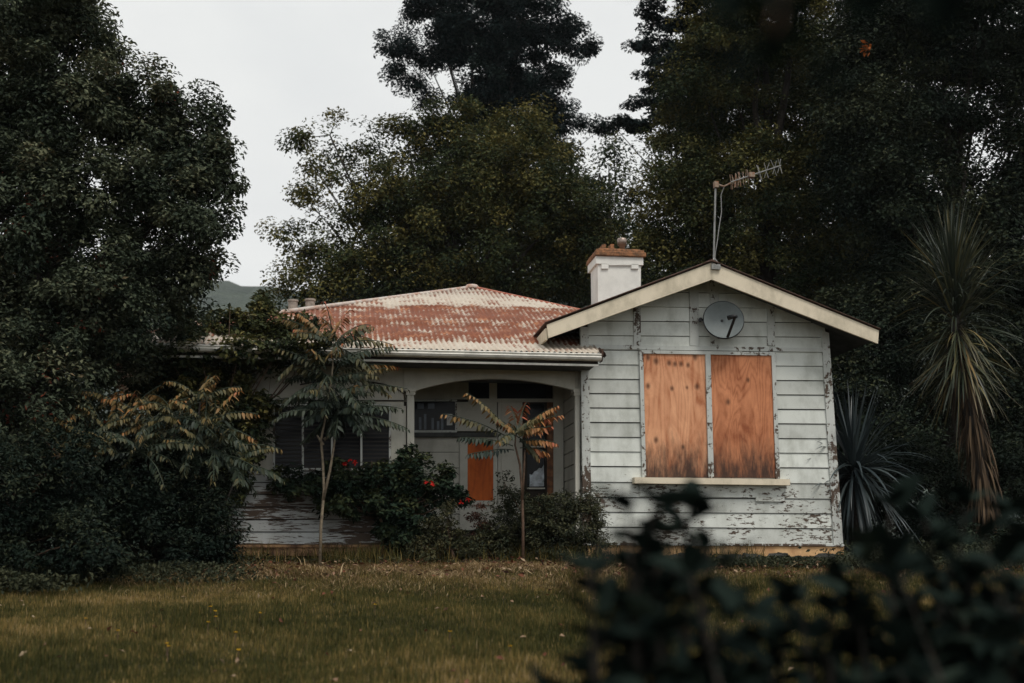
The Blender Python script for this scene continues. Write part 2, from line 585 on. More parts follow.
gx = np.concatenate([[-900, -300, -80, -30], np.linspace(-14, 14, 113), [30, 80, 300, 900]])
gy = np.concatenate([[-400, -60, -10], np.linspace(-2, 24, 105), [40, 100, 300, 1200]])
XX, YY = np.meshgrid(gx, gy)
ZZ = np.where(np.abs(XX) < 20, bumpz(XX, YY), gz(XX, YY)) - .01
ZZ = np.maximum(ZZ, -2.5)
V = np.stack([XX, YY, ZZ], -1).reshape(-1, 3)
nx = len(gx)
ii = (np.arange(len(gy) - 1)[:, None] * nx + np.arange(nx - 1)[None, :]).ravel()
T = np.concatenate([np.stack([ii, ii + 1, ii + nx + 1], 1), np.stack([ii, ii + nx + 1, ii + nx], 1)])
g = np_mesh('ground', V, T, np.full(len(V), .5), ground_mat(), smooth=True)
tag(g, 'rough lawn in front of the old cottage', 'ground', kind='structure')


def hill_mat():
    m, nt, b, out = new_mat('far_bush_hillside')
    k = NT(nt)
    n1 = k.noise(k.coords((.05, .05, .05)), 1.0, 6, .7)
    c = k.mix(k.step(n1, .35, .65), (.050, .066, .048), (.030, .042, .034))
    nt.links.new(c, b.inputs['Base Color'])
    b.inputs['Roughness'].default_value = .95
    nt.links.new(k.bump(n1, 1.0, 6), b.inputs['Normal'])
    return m


HX = np.linspace(-700, 700, 281)
HYv = np.linspace(260, 900, 40)
XX, YY = np.meshgrid(HX, HYv)
prof = np.clip((YY - 260) / 240, 0, 1)
prof = prof * prof * (3 - 2 * prof)
ridge = 113 + 4 * np.sin(XX * .007 + 1.0) + 1.5 * np.sin(XX * .031) + 1.0 * np.sin(XX * .083 + YY * .05)
bumps = 1.6 * rng.standard_normal(XX.shape)
ZZ = prof * ridge + bumps * prof - 2
V = np.stack([XX, YY, ZZ], -1).reshape(-1, 3)
nx = len(HX)
ii = (np.arange(len(HYv) - 1)[:, None] * nx + np.arange(nx - 1)[None, :]).ravel()
T = np.concatenate([np.stack([ii, ii + 1, ii + nx + 1], 1), np.stack([ii, ii + nx + 1, ii + nx], 1)])
hl = np_mesh('hills', V, T, np.full(len(V), .5), hill_mat(), smooth=True)
tag(hl, 'bush covered hill far behind the cottage', 'hill', kind='structure')

# ------------------------------------------------------------------ the house
house = thing('cottage', 'derelict white weatherboard cottage with rusty red iron roof and boarded gable window', 'house', HO, YAW)


def lerp(a, b, t): return a + (b - a) * t


def xl(py): return lerp(585.0, 588.0, (py - 330) / 215)
def xr(py): return lerp(828.5, 843.0, (py - 335) / 210)
def sl_l(py): return 541 + (336 - py) / (336 - 271) * 171     # underside of the gable roof, on the wall
def sl_r(py): return 712 + (py - 271) / (343 - 271) * 172


# body behind the cladding
mb = MB()
mb.pp([(xl(555), 555), (xl(333), 324), (712, 275), (xr(338), 326), (xr(555), 555)], 0.0, 7.0)
mb.build('gable_wall', M['timber'], house)

rows = [544, 526.5, 511.5, 497, 481.5, 466, 451, 436.5, 422, 407.5, 393, 378.5, 364, 349.5, 335, 320.5, 306, 291.5, 277]
mb = MB()
for i in range(len(rows) - 1):
    yb, yt = rows[i] - .0, rows[i + 1] + .9
    pts = []
    jog = random.uniform(-.25, .25)
    a, b_ = max(xl(yb) + 3, sl_l(yb)), min(xr(yb) - 3, sl_r(yb))
    c, d_ = max(xl(yt) + 3, sl_l(yt)), min(xr(yt) - 3, sl_r(yt))
    if d_ - c < 6: break
    segs = [0, 1.0] if i < 3 or i > 13 else [0, 1.0]
    q = [hp(a, yb + jog, -.034), hp(b_, yb + 1.8 + jog, -.034), hp(d_, yt + 1.8, -.018), hp(c, yt, -.018)]
    back = [Vector((p.x, .0, p.z)) for p in q]
    mb.add(q + back, [(0, 1, 2, 3), (4, 7, 6, 5), (0, 4, 5, 1), (1, 5, 6, 2), (2, 6, 7, 3), (3, 7, 4, 0)], random.random())
mb.build('gable_cladding', M['board'], house)

mb = MB()
for z0 in np.arange(.12, 2.9, .2):
    xx = lerp(hp(843, 545, 0).x, hp(829, 335, 0).x, (z0 + .1) / 3.0) - .02
    mb.box(xx - .06, xx + .022, .02, 6.9, z0, z0 + .187)
mb.build('wall_cladding', M['board'], house)
mb = MB()
for z0 in np.arange(.12, 2.9, .2):
    mb.box(-.034, .03, .17, 1.36, z0, z0 + .186)
mb.build('porch_cladding', M['porch'], house)

for pts in ([(580.5, 327), (588.5, 327), (592, 545), (583.5, 545)], [(821.5, 330), (829, 333), (843.5, 547), (834, 546.5)]):
    mb = MB(); mb.pp(pts, -.052, .03); mb.build('corner_board', M['trim'], house)
for a, b_, top in ((633.5, 640.5, 305), (689.5, 698.5, 284), (710, 719, 277), (767, 774.5, 298)):
    mb = MB(); mb.pp([(a, top), (b_, top), (b_ + .6, 346), (a + .6, 345.5)], -.047, 0); mb.build('batten', M['trim'], house)
mb = MB(); mb.pp([(589, 344.5), (823, 348), (823, 352), (589, 348.7)], -.045, 0); mb.build('head_band', M['trim'], house)
mb = MB(); mb.pp([(588, 545.3), (844, 546.6), (844.5, 558.5), (588, 559)], -.03, .06); mb.build('foundation_board', M['base'], house)
mb = MB(); mb.pp([(586, 542.5), (844.5, 544.2), (844.5, 546.2), (586, 545)], -.06, 0); mb.build('drip_mould', M['trim'], house)

# boarded gable window
win = MB()
win.pp([(639.5, 350), (775.5, 352), (775.5, 355.5), (639.5, 353.3)], -.075, -.002)
win.pp([(639.5, 353.3), (643.2, 353.4), (646.2, 478), (642.5, 478)], -.075, -.002)
win.pp([(771.7, 355.4), (775.5, 355.5), (780.2, 479), (776.2, 479)], -.075, -.002)
wf = win.build('window', M['trim'], house)
mb = MB(); mb.pp([(705.5, 354.4), (710.6, 354.4), (714, 478), (708.8, 478)], -.085, -.002); mb.build('mullion', M['trim'], wf)
zl, zh = hp(680, 478, 0).z, hp(680, 353, 0).z
M['ply1'] = ply_mat('pale_plywood', (.78, .40, .225), (.40, .135, .058), 1.3, zl, zh, 1.0, 1.0,
                    [(648, 357.5, .05), (656, 361, .055), (669, 363, .045), (675, 364, .045), (681, 364, .045), (688, 365, .04), (695, 357, .055), (648, 386, .045), (672, 388.5, .04), (687, 387.5, .03), (697, 386.5, .05), (683, 447, .04), (656, 440, .05)])
M['ply2'] = ply_mat('orange_plywood', (.66, .275, .135), (.28, .085, .036), 4.4, zl, zh, 1.0, 1.5, [(728, 402, .05), (748, 380, .04)])
mb = MB(); mb.pp([(643.4, 353.6), (705.4, 354.2), (708.8, 477.6), (646.2, 477.4)], -.052, -.034); tag(mb.build('plywood_sheet', M['ply1'], wf), 'pale plywood sheet with a row of knots')
mb = MB(); mb.pp([(710.7, 354.6), (771.6, 355.4), (776.1, 478), (714, 477.6)], -.052, -.034); tag(mb.build('plywood_sheet', M['ply2'], wf), 'darker orange plywood sheet')
mb = MB(); mb.pp([(634.5, 477.2), (790, 479.2), (790.3, 485.2), (634.7, 483.2)], -.17, -.002); mb.build('sill', M['cream'], wf)
mb = MB(); mb.pp([(639.5, 483.6), (784.3, 485.4), (784.6, 501.6), (756, 501.2), (756, 497.4), (639.7, 496)], -.05, -.002); mb.build('apron_board', M['board'], wf)

# gable roof, soffit and barge boards
DB = -.50
mb = MB(); mb.pp([(547, 324.5), (711.9, 262.5), (711.9, 279.5), (548.5, 338)], DB, DB + .04); mb.build('barge_board', M['cream'], house)
mb = MB(); mb.pp([(712.1, 262.5), (879, 330.5), (878, 343.6), (712.1, 279.5)], DB, DB + .04); mb.build('barge_board', M['cream'], house)


def slab(p0, p1, th, d0, d1, name, mat):
    a, b_ = hp(*p0, d0), hp(*p1, d0)
    mb = MB()
    mb.prism([a, b_, b_ - Vector((0, 0, th)), a - Vector((0, 0, th))], (0, d1 - d0, 0))
    return mb.build(name, mat, house)


# the roof as two corrugated pitches running back from the barge boards
def pitch(pe, pa, name):
    a, b_ = hp(*pe, DB - .03), hp(*pa, DB - .03)
    n = int((8.2) / .0127)
    vs, fs = [], []
    for i in range(n + 1):
        y = DB - .03 + i * .0127
        o = .009 * math.sin(2 * math.pi * i / 6)
        vs += [(a.x, y, a.z + o + .012), (b_.x, y, b_.z + o + .012)]
    for i in range(n):
        fs.append((2 * i, 2 * i + 1, 2 * i + 3, 2 * i + 2))
    mb = MB(); mb.add(vs, fs)
    o = mb.build(name, M['roofdark'], house, smooth=True)
    m = o.modifiers.new('sheet', 'SOLIDIFY'); m.thickness = .012; m.offset = 0
    return o


pitch((545, 323.8), (712, 261.2), 'gable_roof')
pitch((881, 330), (712, 261.2), 'gable_roof')
mb = MB()
a = hp(712, 260.2, DB - .04)
mb.prism([(a.x - .14, a.y, a.z - .045), (a.x, a.y, a.z + .02), (a.x + .14, a.y, a.z - .045), (a.x, a.y, a.z - .012)], (0, 8, 0))
mb.build('ridge_capping', M['roofdark'], house)
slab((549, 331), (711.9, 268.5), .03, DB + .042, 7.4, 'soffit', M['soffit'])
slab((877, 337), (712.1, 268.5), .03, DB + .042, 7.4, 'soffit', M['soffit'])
for pe, s in (((548, 327), -1),):
    a = hp(*pe, DB)
    mb = MB(); mb.box(a.x - .03, a.x + .0, DB + .045, 7.4, a.z - .17, a.z - .01) if s < 0 else mb.box(a.x - .03, a.x, DB + .045, 7.4, a.z - .17, a.z - .02)
    mb.build('eave_fascia', M['cream'], house)

# main hipped roof ----------------------------------------------------------
DE = -.62
eL, eR = hp(150, 342.5, DE), hp(604, 353.0, DE)
EB = (eR.z - eL.z) / (eR.x - eL.x)
def ez(x): return eR.z + EB * (x - eR.x)
YA = 4.3
A = hp(472, 289.5, YA)
YK, SK = .12, .34                                   # the verandah strip is laid flatter
zk = lambda x: ez(x) + (YK - DE) * SK
S2 = (A.z - zk(A.x)) / (YA - YK)
def rz(x, y):
    return ez(x) + (y - DE) * SK if y < YK else zk(x) + .02 + (y - YK) * S2
XL = hp(60, 343, DE).x
XRr = hp(800, 355, DE).x
def ytop(x):
    return DE + (YA - DE) * ((x - XL) / (A.x - XL) if x < A.x else (XRr - x) / (XRr - A.x))
vs, fs, cols = [], [], []
CPIT = .0762
P6 = CPIT / 6
xs = np.arange(XL + .05, XRr - .4, P6)
brk = [DE, DE + .4, YK - .001, YK + .001, .8, 1.12, 1.122, 1.8, 2.42, 2.422, 3.2, 4.3]
prev = None
for i, x in enumerate(xs):
    y1 = ytop(x)
    y0 = DE if x < eR.x - .02 else .95
    if y1 <= y0 + .02:
        prev = None
        continue
    ys = [min(max(b, y0), y1) for b in brk]
    o = .0115 * math.sin(2 * math.pi * x / CPIT)
    idx = []
    for y, b in zip(ys, brk):
        lap = (.014 if b >= 1.121 else 0) + (.014 if b >= 2.421 else 0)
        sag = -.02 * math.sin((x + 5) * 1.1) * math.sin(max(0, y) * .8)
        idx.append(len(vs)); vs.append((x, y, rz(x, y) + o + lap + sag))
    if prev:
        for j in range(len(brk) - 1):
            fs.append((prev[j], idx[j], idx[j + 1], prev[j + 1]))
    prev = idx
mb = MB(); mb.add(vs, fs)
mr = mb.build('main_roof', M['roof'], house, smooth=True)
sm = mr.modifiers.new('sheet', 'SOLIDIFY'); sm.thickness = .006; sm.offset = -1
BK = 9.5
mb = MB()
Lp, Rp = Vector((XL, DE, ez(XL))), Vector((XRr, DE + .8, ez(XRr)))
AA = Vector(A) - Vector((0, 0, .03))
mb.add([Lp, AA, (XL, BK, ez(XL)), Rp, (XRr, BK, ez(XRr))], [(0, 1, 2), (1, 3, 4), (2, 1, 4)])
mb.build('roof_slope', M['roof'], house)
mb = MB()
def hipline(x): return Vector((x, ytop(x), rz(x, ytop(x)) + .02))
mb.tube([hipline(x) for x in np.linspace(XL + .1, A.x, 24)], .036, 8)
mb.build('hip_capping', M['roofpale'], house, smooth=True)
mb = MB()
mb.tube([hipline(x) for x in np.linspace(A.x, XRr - 1.6, 24)], .036, 8)
mb.build('hip_capping', M['roofrust'], house, smooth=True)
mb = MB(); mb.lathe([(.0, -.02), (.16, 0), (.1, .08), (0, .1)], A + Vector((0, 0, .0)), 12); mb.build('apex_cap', M['roofpale'], house, smooth=True)

# valley flashing beside the gable roof
# gutter, fascia, soffit of the verandah
mb = MB()
prof = [(-.11, -.01), (-.125, -.022), (-.11, -.036), (-.106, -.042), (-.12, -.06), (-.10, -.088), (-.07, -.10), (0, -.10), (0, .0), (-.012, .0), (-.012, -.08), (-.065, -.08), (-.085, -.06), (-.095, -.03)]
x0, x1 = hp(150, 343, DE).x, hp(600.5, 353, DE).x
pts = [(x0, DE + .03 + y, ez(x0) - .015 + z) for y, z in prof]
mb.prism(pts, (x1 - x0, 0, EB * (x1 - x0)))
gt = mb.build('gutter', M['gutter'], house)
mb = MB()
mb.prism([(x1 - .001, DE + .03 + y * 1.12, ez(x1) - .012 + z * 1.1) for y, z in [(-.125, .045), (-.115, -.04), (-.06, -.1), (.04, -.1), (.04, .06)]], (.02, 0, 0))
mb.prism([(x1 - .02, DE - .04, ez(x1) + .07), (x1 + .05, DE - .09, ez(x1) - .015), (x1 + .05, DE + .05, ez(x1) - .02), (x1 - .02, DE + .06, ez(x1) + .07)], (.012, 0, -.04))
mb.build('end_cap', M['roofdark'], gt)
mb = MB()
def xbar(xa, xb, y0, y1, za, zb, m):
    m.prism([(xa, y0, ez(xa) + za), (xa, y1, ez(xa) + za), (xa, y1, ez(xa) + zb), (xa, y0, ez(xa) + zb)], (xb - xa, 0, EB * (xb - xa)))
xbar(x0, x1 - .03, DE + .03, DE + .055, -.165, -.005, mb); mb.build('fascia', M['timber'], house)  # coloured dark to stand for the shaded gap under the gutter
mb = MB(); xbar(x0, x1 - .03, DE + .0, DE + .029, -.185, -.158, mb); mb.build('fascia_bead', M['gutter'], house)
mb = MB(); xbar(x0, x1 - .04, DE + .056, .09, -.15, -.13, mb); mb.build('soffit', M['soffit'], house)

# frieze beam with the shallow arch over the porch
arch = [(583, 391.5), (577.5, 391), (566, 388), (552, 384.8), (537, 382), (520, 379.8), (503, 378.8), (488, 378.6), (472, 379.4), (455, 381.4), (438, 384.6), (424, 388), (414, 391), (404, 391)]
mb = MB()
top_ = [(404, 361), (583, 365)]
pts = top_ + arch
mb.pp(pts, .09, .17)
mb.build('frieze_beam', M['porch'], house)
mb = MB(); mb.pp([(575.5, 364), (577.5, 364), (577.5, 391), (575.5, 391)], .07, .089); mb.build('cover_strip', M['porch'], house)
for a, b_, py in ((407, 414.2, 391), (575.2, 580, 391.5)):
    mb = MB(); mb.pp([(a, py + 4), (b_, py + 4), (b_ + .3, 540), (a + .3, 540)], .05, .17)
    po = mb.build('porch_post', M['porch'], house, bevel=.008)
    mb = MB(); mb.pr(a - 1.6, py - 2.5, b_ + 2, py + .5, .02, .2); mb.pr(a - .8, py + .6, b_ + 1.1, py + 4, .035, .185); mb.build('capital', M['porch'], po)
mb = MB(); mb.pr(219, 352, 225, 548, .05, .17); mb.build('porch_post', M['porch'], house)

# the closed-in left part of the verandah
mb = MB()
mb.pp([(228, 358), (403.8, 361), (403.8, 406.5), (391, 406.3), (391, 403.8), (273, 402.5), (273, 404), (228, 402.5)], .10, .17)
mb.pr(391.2, 406, 406, 470, .10, .17)
mb.pr(228, 402, 272.8, 470, .10, .17)
mb.build('verandah_wall', M['porch'], house)
mb = MB()
ap = [(404, 393), (396, 387.5), (384, 383.5), (368, 381), (350, 380), (330, 380), (310, 382), (300, 384)]
for (xa, ya), (xb, yb) in zip(ap[:-1], ap[1:]):
    mb.pp([(xa, ya), (xb, yb), (xb, yb + 1.3), (xa, ya + 1.3)], .085, .099)
mb.pr(245, 400, 404, 401.2, .08, .099)
mb.build('arch_mould', M['timber'], house)
mb = MB()
rws = [470, 482, 494, 506.5, 519, 531.5, 544]
for a, b_ in zip(rws[:-1], rws[1:]):
    q = [hp(229, b_ - .2, .066), hp(408, b_ + .4, .066), hp(408, a + 1.2, .084), hp(229, a + .8, .084)]
    back = [Vector((p.x, .12, p.z)) for p in q]
    mb.add(q + back, [(0, 1, 2, 3), (4, 7, 6, 5), (0, 4, 5, 1), (1, 5, 6, 2), (2, 6, 7, 3), (3, 7, 4, 0)], random.random())
mb.build('verandah_cladding', M['worn'], house)
mb = MB(); mb.pr(229, 402, 408, 545, .121, .16)
mb.build('wall_lining', M['timber'], house)
mb = MB(); mb.pr(229, 544.6, 442, 547.4, .02, .1); mb.build('drip_mould', M['rustbase'], house)
mb = MB(); mb.pr(229, 547.6, 442, 556, .05, .14); mb.build('foundation_board', M['rustbase'], house)
# windows of that part: one frame, four panes
mb = MB()
mb.pr(272.9, 403.8, 391, 406.3, .07, .11)
mb.pr(272.9, 468, 391, 470.5, .05, .11)
for x in (272.9, 301.8, 331, 360.4, 389):
    mb.pr(x, 406.3, x + 2.0, 468, .07, .11)
fw = mb.build('window', M['trim'], house)
M['blind'] = flat_mat('dusty_slat_blind', (.020, .016, .013), .6, .5, 3)
for a in (274.9, 303.8, 333, 362.4):
    mb = MB(); mb.pr(a, 406.3, a + 26.8, 468, .104, .108); mb.build('pane', M['glass'], fw)
    mb = MB()
    for y in np.arange(408, 467, 4.1):
        mb.pr(a + .6, y, a + 26, y + 1.5 , .098, .1025)
    mb.build('blind', M['blind'], fw)

# porch interior --------------------------------------------------------------
DBK = 1.35
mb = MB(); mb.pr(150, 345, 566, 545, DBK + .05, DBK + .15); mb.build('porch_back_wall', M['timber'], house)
mb = MB()
for y in (437, 452.5, 468, 483.5, 499, 514.5):
    q = [hp(404, y + 14.6, DBK), hp(459.5, y + 15, DBK), hp(459.5, y, DBK + .014), hp(404, y, DBK + .014)]
    back = [Vector((p.x, DBK + .05, p.z)) for p in q]
    mb.add(q + back, [(0, 1, 2, 3), (4, 7, 6, 5), (0, 4, 5, 1), (1, 5, 6, 2), (2, 6, 7, 3), (3, 7, 4, 0)])
mb.build('porch_cladding', M['porch'], house)
mb = MB(); mb.pr(404, 372, 468.5, 399, DBK + .0, DBK + .05); mb.pr(489.5, 372, 497, 400, DBK - .01, DBK + .05); mb.pr(456.8, 402, 497, 431, DBK - .0, DBK + .05)
mb.pr(468.5, 398.6, 563, 402, DBK - .012, DBK + .05); mb.pr(404, 399, 414, 432, DBK, DBK + .05)
mb.build('porch_panelling', M['porch'], house)
mb = MB(); mb.pr(408, 432.6, 497, 436.6, DBK - .09, DBK + .05); mb.build('ledge', M['soffit'], house)  # dark material paints the shadow line along this ledge
# high window with things standing behind the glass
mb = MB()
mb.pr(413, 399.5, 457, 401.2, DBK - .05, DBK + .04); mb.pr(413, 430.2, 457, 432.4, DBK - .05, DBK + .04)
mb.pr(413, 401.2, 414.6, 430.2, DBK - .05, DBK + .04); mb.pr(455.2, 401.2, 457, 430.2, DBK - .05, DBK + .04)
hwn = mb.build('porch_window', M['trim'], house)
mb = MB(); mb.pr(414.6, 401.2, 455.2, 430.2, DBK - .01, DBK); mb.build('pane', M['glass'], hwn)
mb = MB(); mb.pr(446.8, 414, 452.4, 425.2, DBK - .022, DBK - .014); mb.build('notice', M['paper'], hwn)
M['dim'] = flat_mat('dim_bottle_glass', (.10, .13, .17), .3, .4, 9)
for x, y in ((419, 417), (424, 414), (431.5, 418), (437, 421), (441, 417)):
    mb = MB(); mb.pr(x, y, x + 2.4, 429.5, DBK - .018, DBK - .0105); mb.build('bottle', M['dim'], hwn)
for x in (417.5, 428):
    mb = MB(); mb.pr(x, 403.5, x + 6.5, 408.6, DBK - .018, DBK - .0105); mb.build('card', M['dim'], hwn)
# transoms
for a, b_ in ((468.8, 489.2), (497.2, 546)):
    mb = MB(); mb.pr(a, 372, b_, 398.4, DBK + .02, DBK + .045); mb.build('transom_light', M['glass'], house)
# boarded side door
mb = MB()
mb.pr(459.8, 436.8, 467.6, 530, DBK - .03, DBK + .05); mb.pr(493.4, 432, 497.5, 530, DBK - .03, DBK + .05); mb.pr(498.2, 402.2, 501, 530, DBK - .03, DBK + .05)
mb.pr(467.6, 436.8, 493.4, 440.4, DBK - .03, DBK + .05); mb.pr(467.6, 500.6, 493.4, 505, DBK - .045, DBK + .05); mb.pr(467.6, 505, 493.4, 530, DBK - .0, DBK + .05)
sd_ = mb.build('boarded_door', M['porch'], house)
mb = MB(); mb.pr(467.8, 440.6, 493.2, 500.4, DBK - .01, DBK + .02); mb.build('orange_board', M['orange'], sd_)
mb = MB(); mb.pr(501.2, 402.2, 522.5, 530, DBK - .005, DBK + .05); mb.build('wall_panel', M['porch'], house)
# half-glazed front door with a brown jamb
mb = MB()
mb.pr(522.8, 402.2, 527, 530, DBK - .03, DBK + .05); mb.pr(544.6, 402.2, 547, 530, DBK - .03, DBK + .05)
mb.pr(527, 402.2, 544.6, 404, DBK - .03, DBK + .05); mb.pr(527, 445.6, 544.6, 448.4, DBK - .03, DBK + .05); mb.pr(527, 487, 544.6, 490, DBK - .03, DBK + .05); mb.pr(527, 490, 544.6, 530, DBK, DBK + .05)
fd = mb.build('front_door', M['timber'], house)
for y in (446, 487.6):
    mb = MB(); mb.pr(527, y, 545, y + 1.4, DBK - .036, DBK - .031); mb.build('glazing_bead', M['porch'], fd)
mb = MB(); mb.pr(527, 404, 544.6, 445.6, DBK + .0, DBK + .01); mb.build('pane', M['glass'], fd)
mb = MB(); mb.pr(527, 448.4, 544.6, 487, DBK + .0, DBK + .01); mb.build('pane', M['glass'], fd)
mb = MB(); mb.pr(532.2, 450.8, 541.4, 455.4, DBK - .008, DBK - .003); mb.build('sticker', M['paper'], fd)
mb = MB()
rows_ = []
random.seed(5)
for j in range(6):
    for i in range(7):
        u, v = i / 6, j / 5
        x = lerp(529.5, 544, u); y = lerp(486.4, 466 + 9 * (1 - u) + random.uniform(-1.5, 1.5), v)
        p = hp(x, y, DBK - .012); p.y += random.uniform(-.02, .008)
        rows_.append(p)
mb.add(rows_, [(j * 7 + i, j * 7 + i + 1, (j + 1) * 7 + i + 1, (j + 1) * 7 + i) for j in range(5) for i in range(6)])
mb.build('crumpled_sheet', M['plastic'], fd)
mb = MB(); mb.pr(547.2, 402.2, 553.2, 530, DBK - .05, DBK + .05); mb.build('door_jamb', M['brown'], house)
mb = MB(); mb.pr(553.5, 385, 563.5, 530, DBK - .035, DBK + .05); mb.build('door_architrave', M['porch'], house)
# porch floor, ceiling, dim room body behind
fz = hp(500, 536, DBK).z
mb = MB(); mb.box(hp(150, 500, 0).x, -.035, .16, DBK + .05, fz - .08, fz); mb.build('porch_floor', M['timber'], house)
cz = hp(500, 371, .2).z
mb = MB(); mb.box(hp(150, 500, 0).x, -.036, .18, DBK + .04, cz, cz + .03); mb.build('porch_ceiling', M['soffit'], house)
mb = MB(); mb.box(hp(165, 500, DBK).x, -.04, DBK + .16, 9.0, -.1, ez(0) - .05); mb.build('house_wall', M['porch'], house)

# chimney
DC = 2.1
mb = MB(); mb.pp([(597.5, 256), (641, 256), (640.5, 330), (598.6, 330)], DC, DC + .55)
ch = mb.build('chimney', M['render'], house)
mb = MB()
def ring(x0_, y0_, x1_, y1_, grow, m):
    a, b_ = hp(x0_, y1_, DC), hp(x1_, y0_, DC)
    m.box(a.x - grow, b_.x + grow, DC - grow, DC + .62 + grow, a.z, b_.z)
ring(597.5, 256.5, 641, 264, .03, mb)
for a, b_ in ((601.5, 608.5), (631.5, 638.5)):
    mb.pr(a, 264.1, b_, 268.6, DC - .03, DC + .0)
mb.pr(608, 264.1, 631.5, 265.2, DC - .03, DC + .0)
mb.build('corbel', M['render'], ch)
mb = MB(); ring(598.8, 253.2, 641, 256.3, .07, mb); ring(598.8, 250.8, 641, 253.2, .045, mb); ring(598.8, 249.2, 640.5, 250.8, .0, mb)
mb.build('chimney_cap', M['capbrick'], ch, bevel=.012)
mb = MB()
c = hp(622, 247.5, DC + .3)
mb.lathe([(.05, -.02), (.05, .03), (.075, .035), (.085, .12), (.07, .15), (.03, .165), (0, .17)], c, 14)
mb.build('flue_cowl', M['pot'], ch, smooth=True)
mb = MB()
for px in (603, 611):
    c = hp(px, 248, DC + .3)
    mb.box(c.x - .03, c.x + .03, c.y - .1, c.y + .1, c.z - .03, c.z + .04)
mb.build('loose_brick', M['capbrick'], ch)
# two clay pots behind the far hip
DP = 5.4
mb = MB(); mb.pr(283, 309.5, 320, 345, DP - .3, DP + .3); st = mb.build('chimney_stack', M['capbrick'], house)
for px, py in ((292.8, 300), (310, 299.2)):
    c = hp(px, 308, DP); t_ = hp(px, py, DP)
    mb = MB(); h = t_.z - c.z
    mb.lathe([(.085, -.05), (.085, h * .75), (.098, h * .78), (.098, h), (.07, h), (.07, h - .05)], c, 16); mb.build('chimney_pot', M['clay'], st, smooth=False)

# ------------------------------------------------------------------ things fixed to the house
# satellite dish
dc = hw(hp(723.7, 319.6, -.27))
dish = thing('satellite_dish', 'round grey satellite dish bracketed to the gable above the boarded window', 'satellite dish', dc, YAW)
ax = Vector((-.16, -1, .20)).normalized()
rd = 20.3 / F * 17.1
mb = MB()
pf = [(0.0, -.075)] + [(rd * t, -.075 + .075 * t * t) for t in (.2, .4, .6, .8, .95, 1.0)] + [(rd * 1.015, .004), (rd * 1.0, -.012)] + [(rd * t, -.09 + .075 * t * t) for t in (.9, .6, .3, .02)]
mb.lathe(pf, (0, 0, 0), 48, ax)
mb.build('reflector', M['dish'], dish, smooth=True)
mb = MB(); q_ = Vector((0, 0, 1)).rotation_difference(ax); mb.tube([q_ @ Vector((rd * 1.02 * math.cos(t), rd * 1.02 * math.sin(t), -.012)) for t in np.linspace(0, 2 * math.pi, 49)], .011, 6, cap=False); mb.build('rim', M['black'], dish, smooth=True)  # black ring added to outline the dish in place of its shadow
low = Vector((.035, -.03, -rd * .97)); lnb = Vector((.055, -.34, -.03))
mb = MB(); mb.tube([low, lerp(low, lnb, .5), lnb], .021, 8); mb.build('feed_arm', M['black'], dish)
mb = MB(); mb.tube([lnb + Vector((.02, -.02, .005)), lnb + Vector((-.03, .03, .012)), lnb + Vector((-.075, .075, .0))], [.026, .03, .034], 12); mb.build('feed_horn', M['black'], dish, smooth=True)
mb = MB(); mb.tube([low + Vector((-.02, 0, .0)), Vector((0, .1, -.16)), Vector((0, .14, -.04))], .015, 6); mb.tube([(0, .07, 0), (-.01, .15, -.02), (-.03, .22, -.03)], .02, 8); mb.box(-.1, .04, .222, .234, -.12, .06); mb.tube([(-.29, .15, .02), (0, .12, 0)], .016, 6); mb.tube([(-.3, .12, .02), (-.295, .18, .02)], .028, 8)
mb.build('wall_bracket', M['black'], dish)

# television aerial
ab = hw(hp(713.5, 262.5, DB + .06))
aer = thing('television_aerial', 'long comb-like television aerial on a thin mast at the gable peak', 'aerial', ab, YAW)
def ap_(px, py, d=DB + .06):
    return Vector(hp(px, py, d)) - Vector(hp(713.5, 262.5, DB + .06))
top = ap_(715.7, 184)
mb = MB(); mb.tube([ap_(713.6, 266), ap_(714.6, 225), top], .014, 8); mb.build('mast', M['alu'], aer)
mb = MB(); mb.box(-.06, .07, -.10, -.065, -.12, -.05); mb.tube([(-.05, -.075, -.06), (0.0, -.03, .05)], .012, 6); mb.tube([(.06, -.075, -.06), (0.01, -.03, .05)], .012, 6); mb.build('mast_bracket', M['alu'], aer)
b0, b1 = ap_(731, 182, DB - .05), ap_(781, 165.5, DB - .05)
bq = ap_(724, 186.5, DB - .02)
mb = MB(); mb.tube([top, bq], .014, 6); mb.tube([bq, b0 + Vector((.06, 0, .02))], .012, 6); mb.box(top.x - .03, top.x + .03, top.y - .05, top.y + .03, top.z - .06, top.z + .03)
mb.build('clamp', M['alurust'], aer)
mb = MB(); mb.tube([b0, b1], .010, 8); mb.build('boom', M['alu'], aer)
mb = MB(); mb.box(-.04, .04, -.05, .05, -.035, .035)
ba = mb.build('balun_box', M['alurust'], aer); ba.location = lerp(b0, b1, .4)
for t in (0, .03, .055, .08, .10, .125, .15, .17, .19, .24, .29, .34, .56, .57, .7, .71, .86, .87, .97, .98):
    p = lerp(b0, b1, t)
    big = t > .5
    L = .105 if not big else .115
    mb = MB()
    l1 = random.uniform(-.012, .012) + (.04 if int(t * 100) % 2 else -.03) * big
    for s in (1, -1):
        mb.tube([p, p + Vector((l1 * s + random.uniform(-.01, .01), random.uniform(-.03, .03), s * L * random.uniform(.85, 1.1)))], .0045, 5)
    mb.build('element', M['alurust'] if not big else M['alu'], aer)
mb = MB(); mb.tube([ap_(724, 187), ap_(721, 195), ap_(721.5, 212), ap_(719, 228), ap_(717.5, 240), ap_(715.5, 252), ap_(714.6, 262)], .007, 5)
mb.build('cable', M['alu'], aer)

# ------------------------------------------------------------------ plants
UP = np.array([0, 0, 1.0])


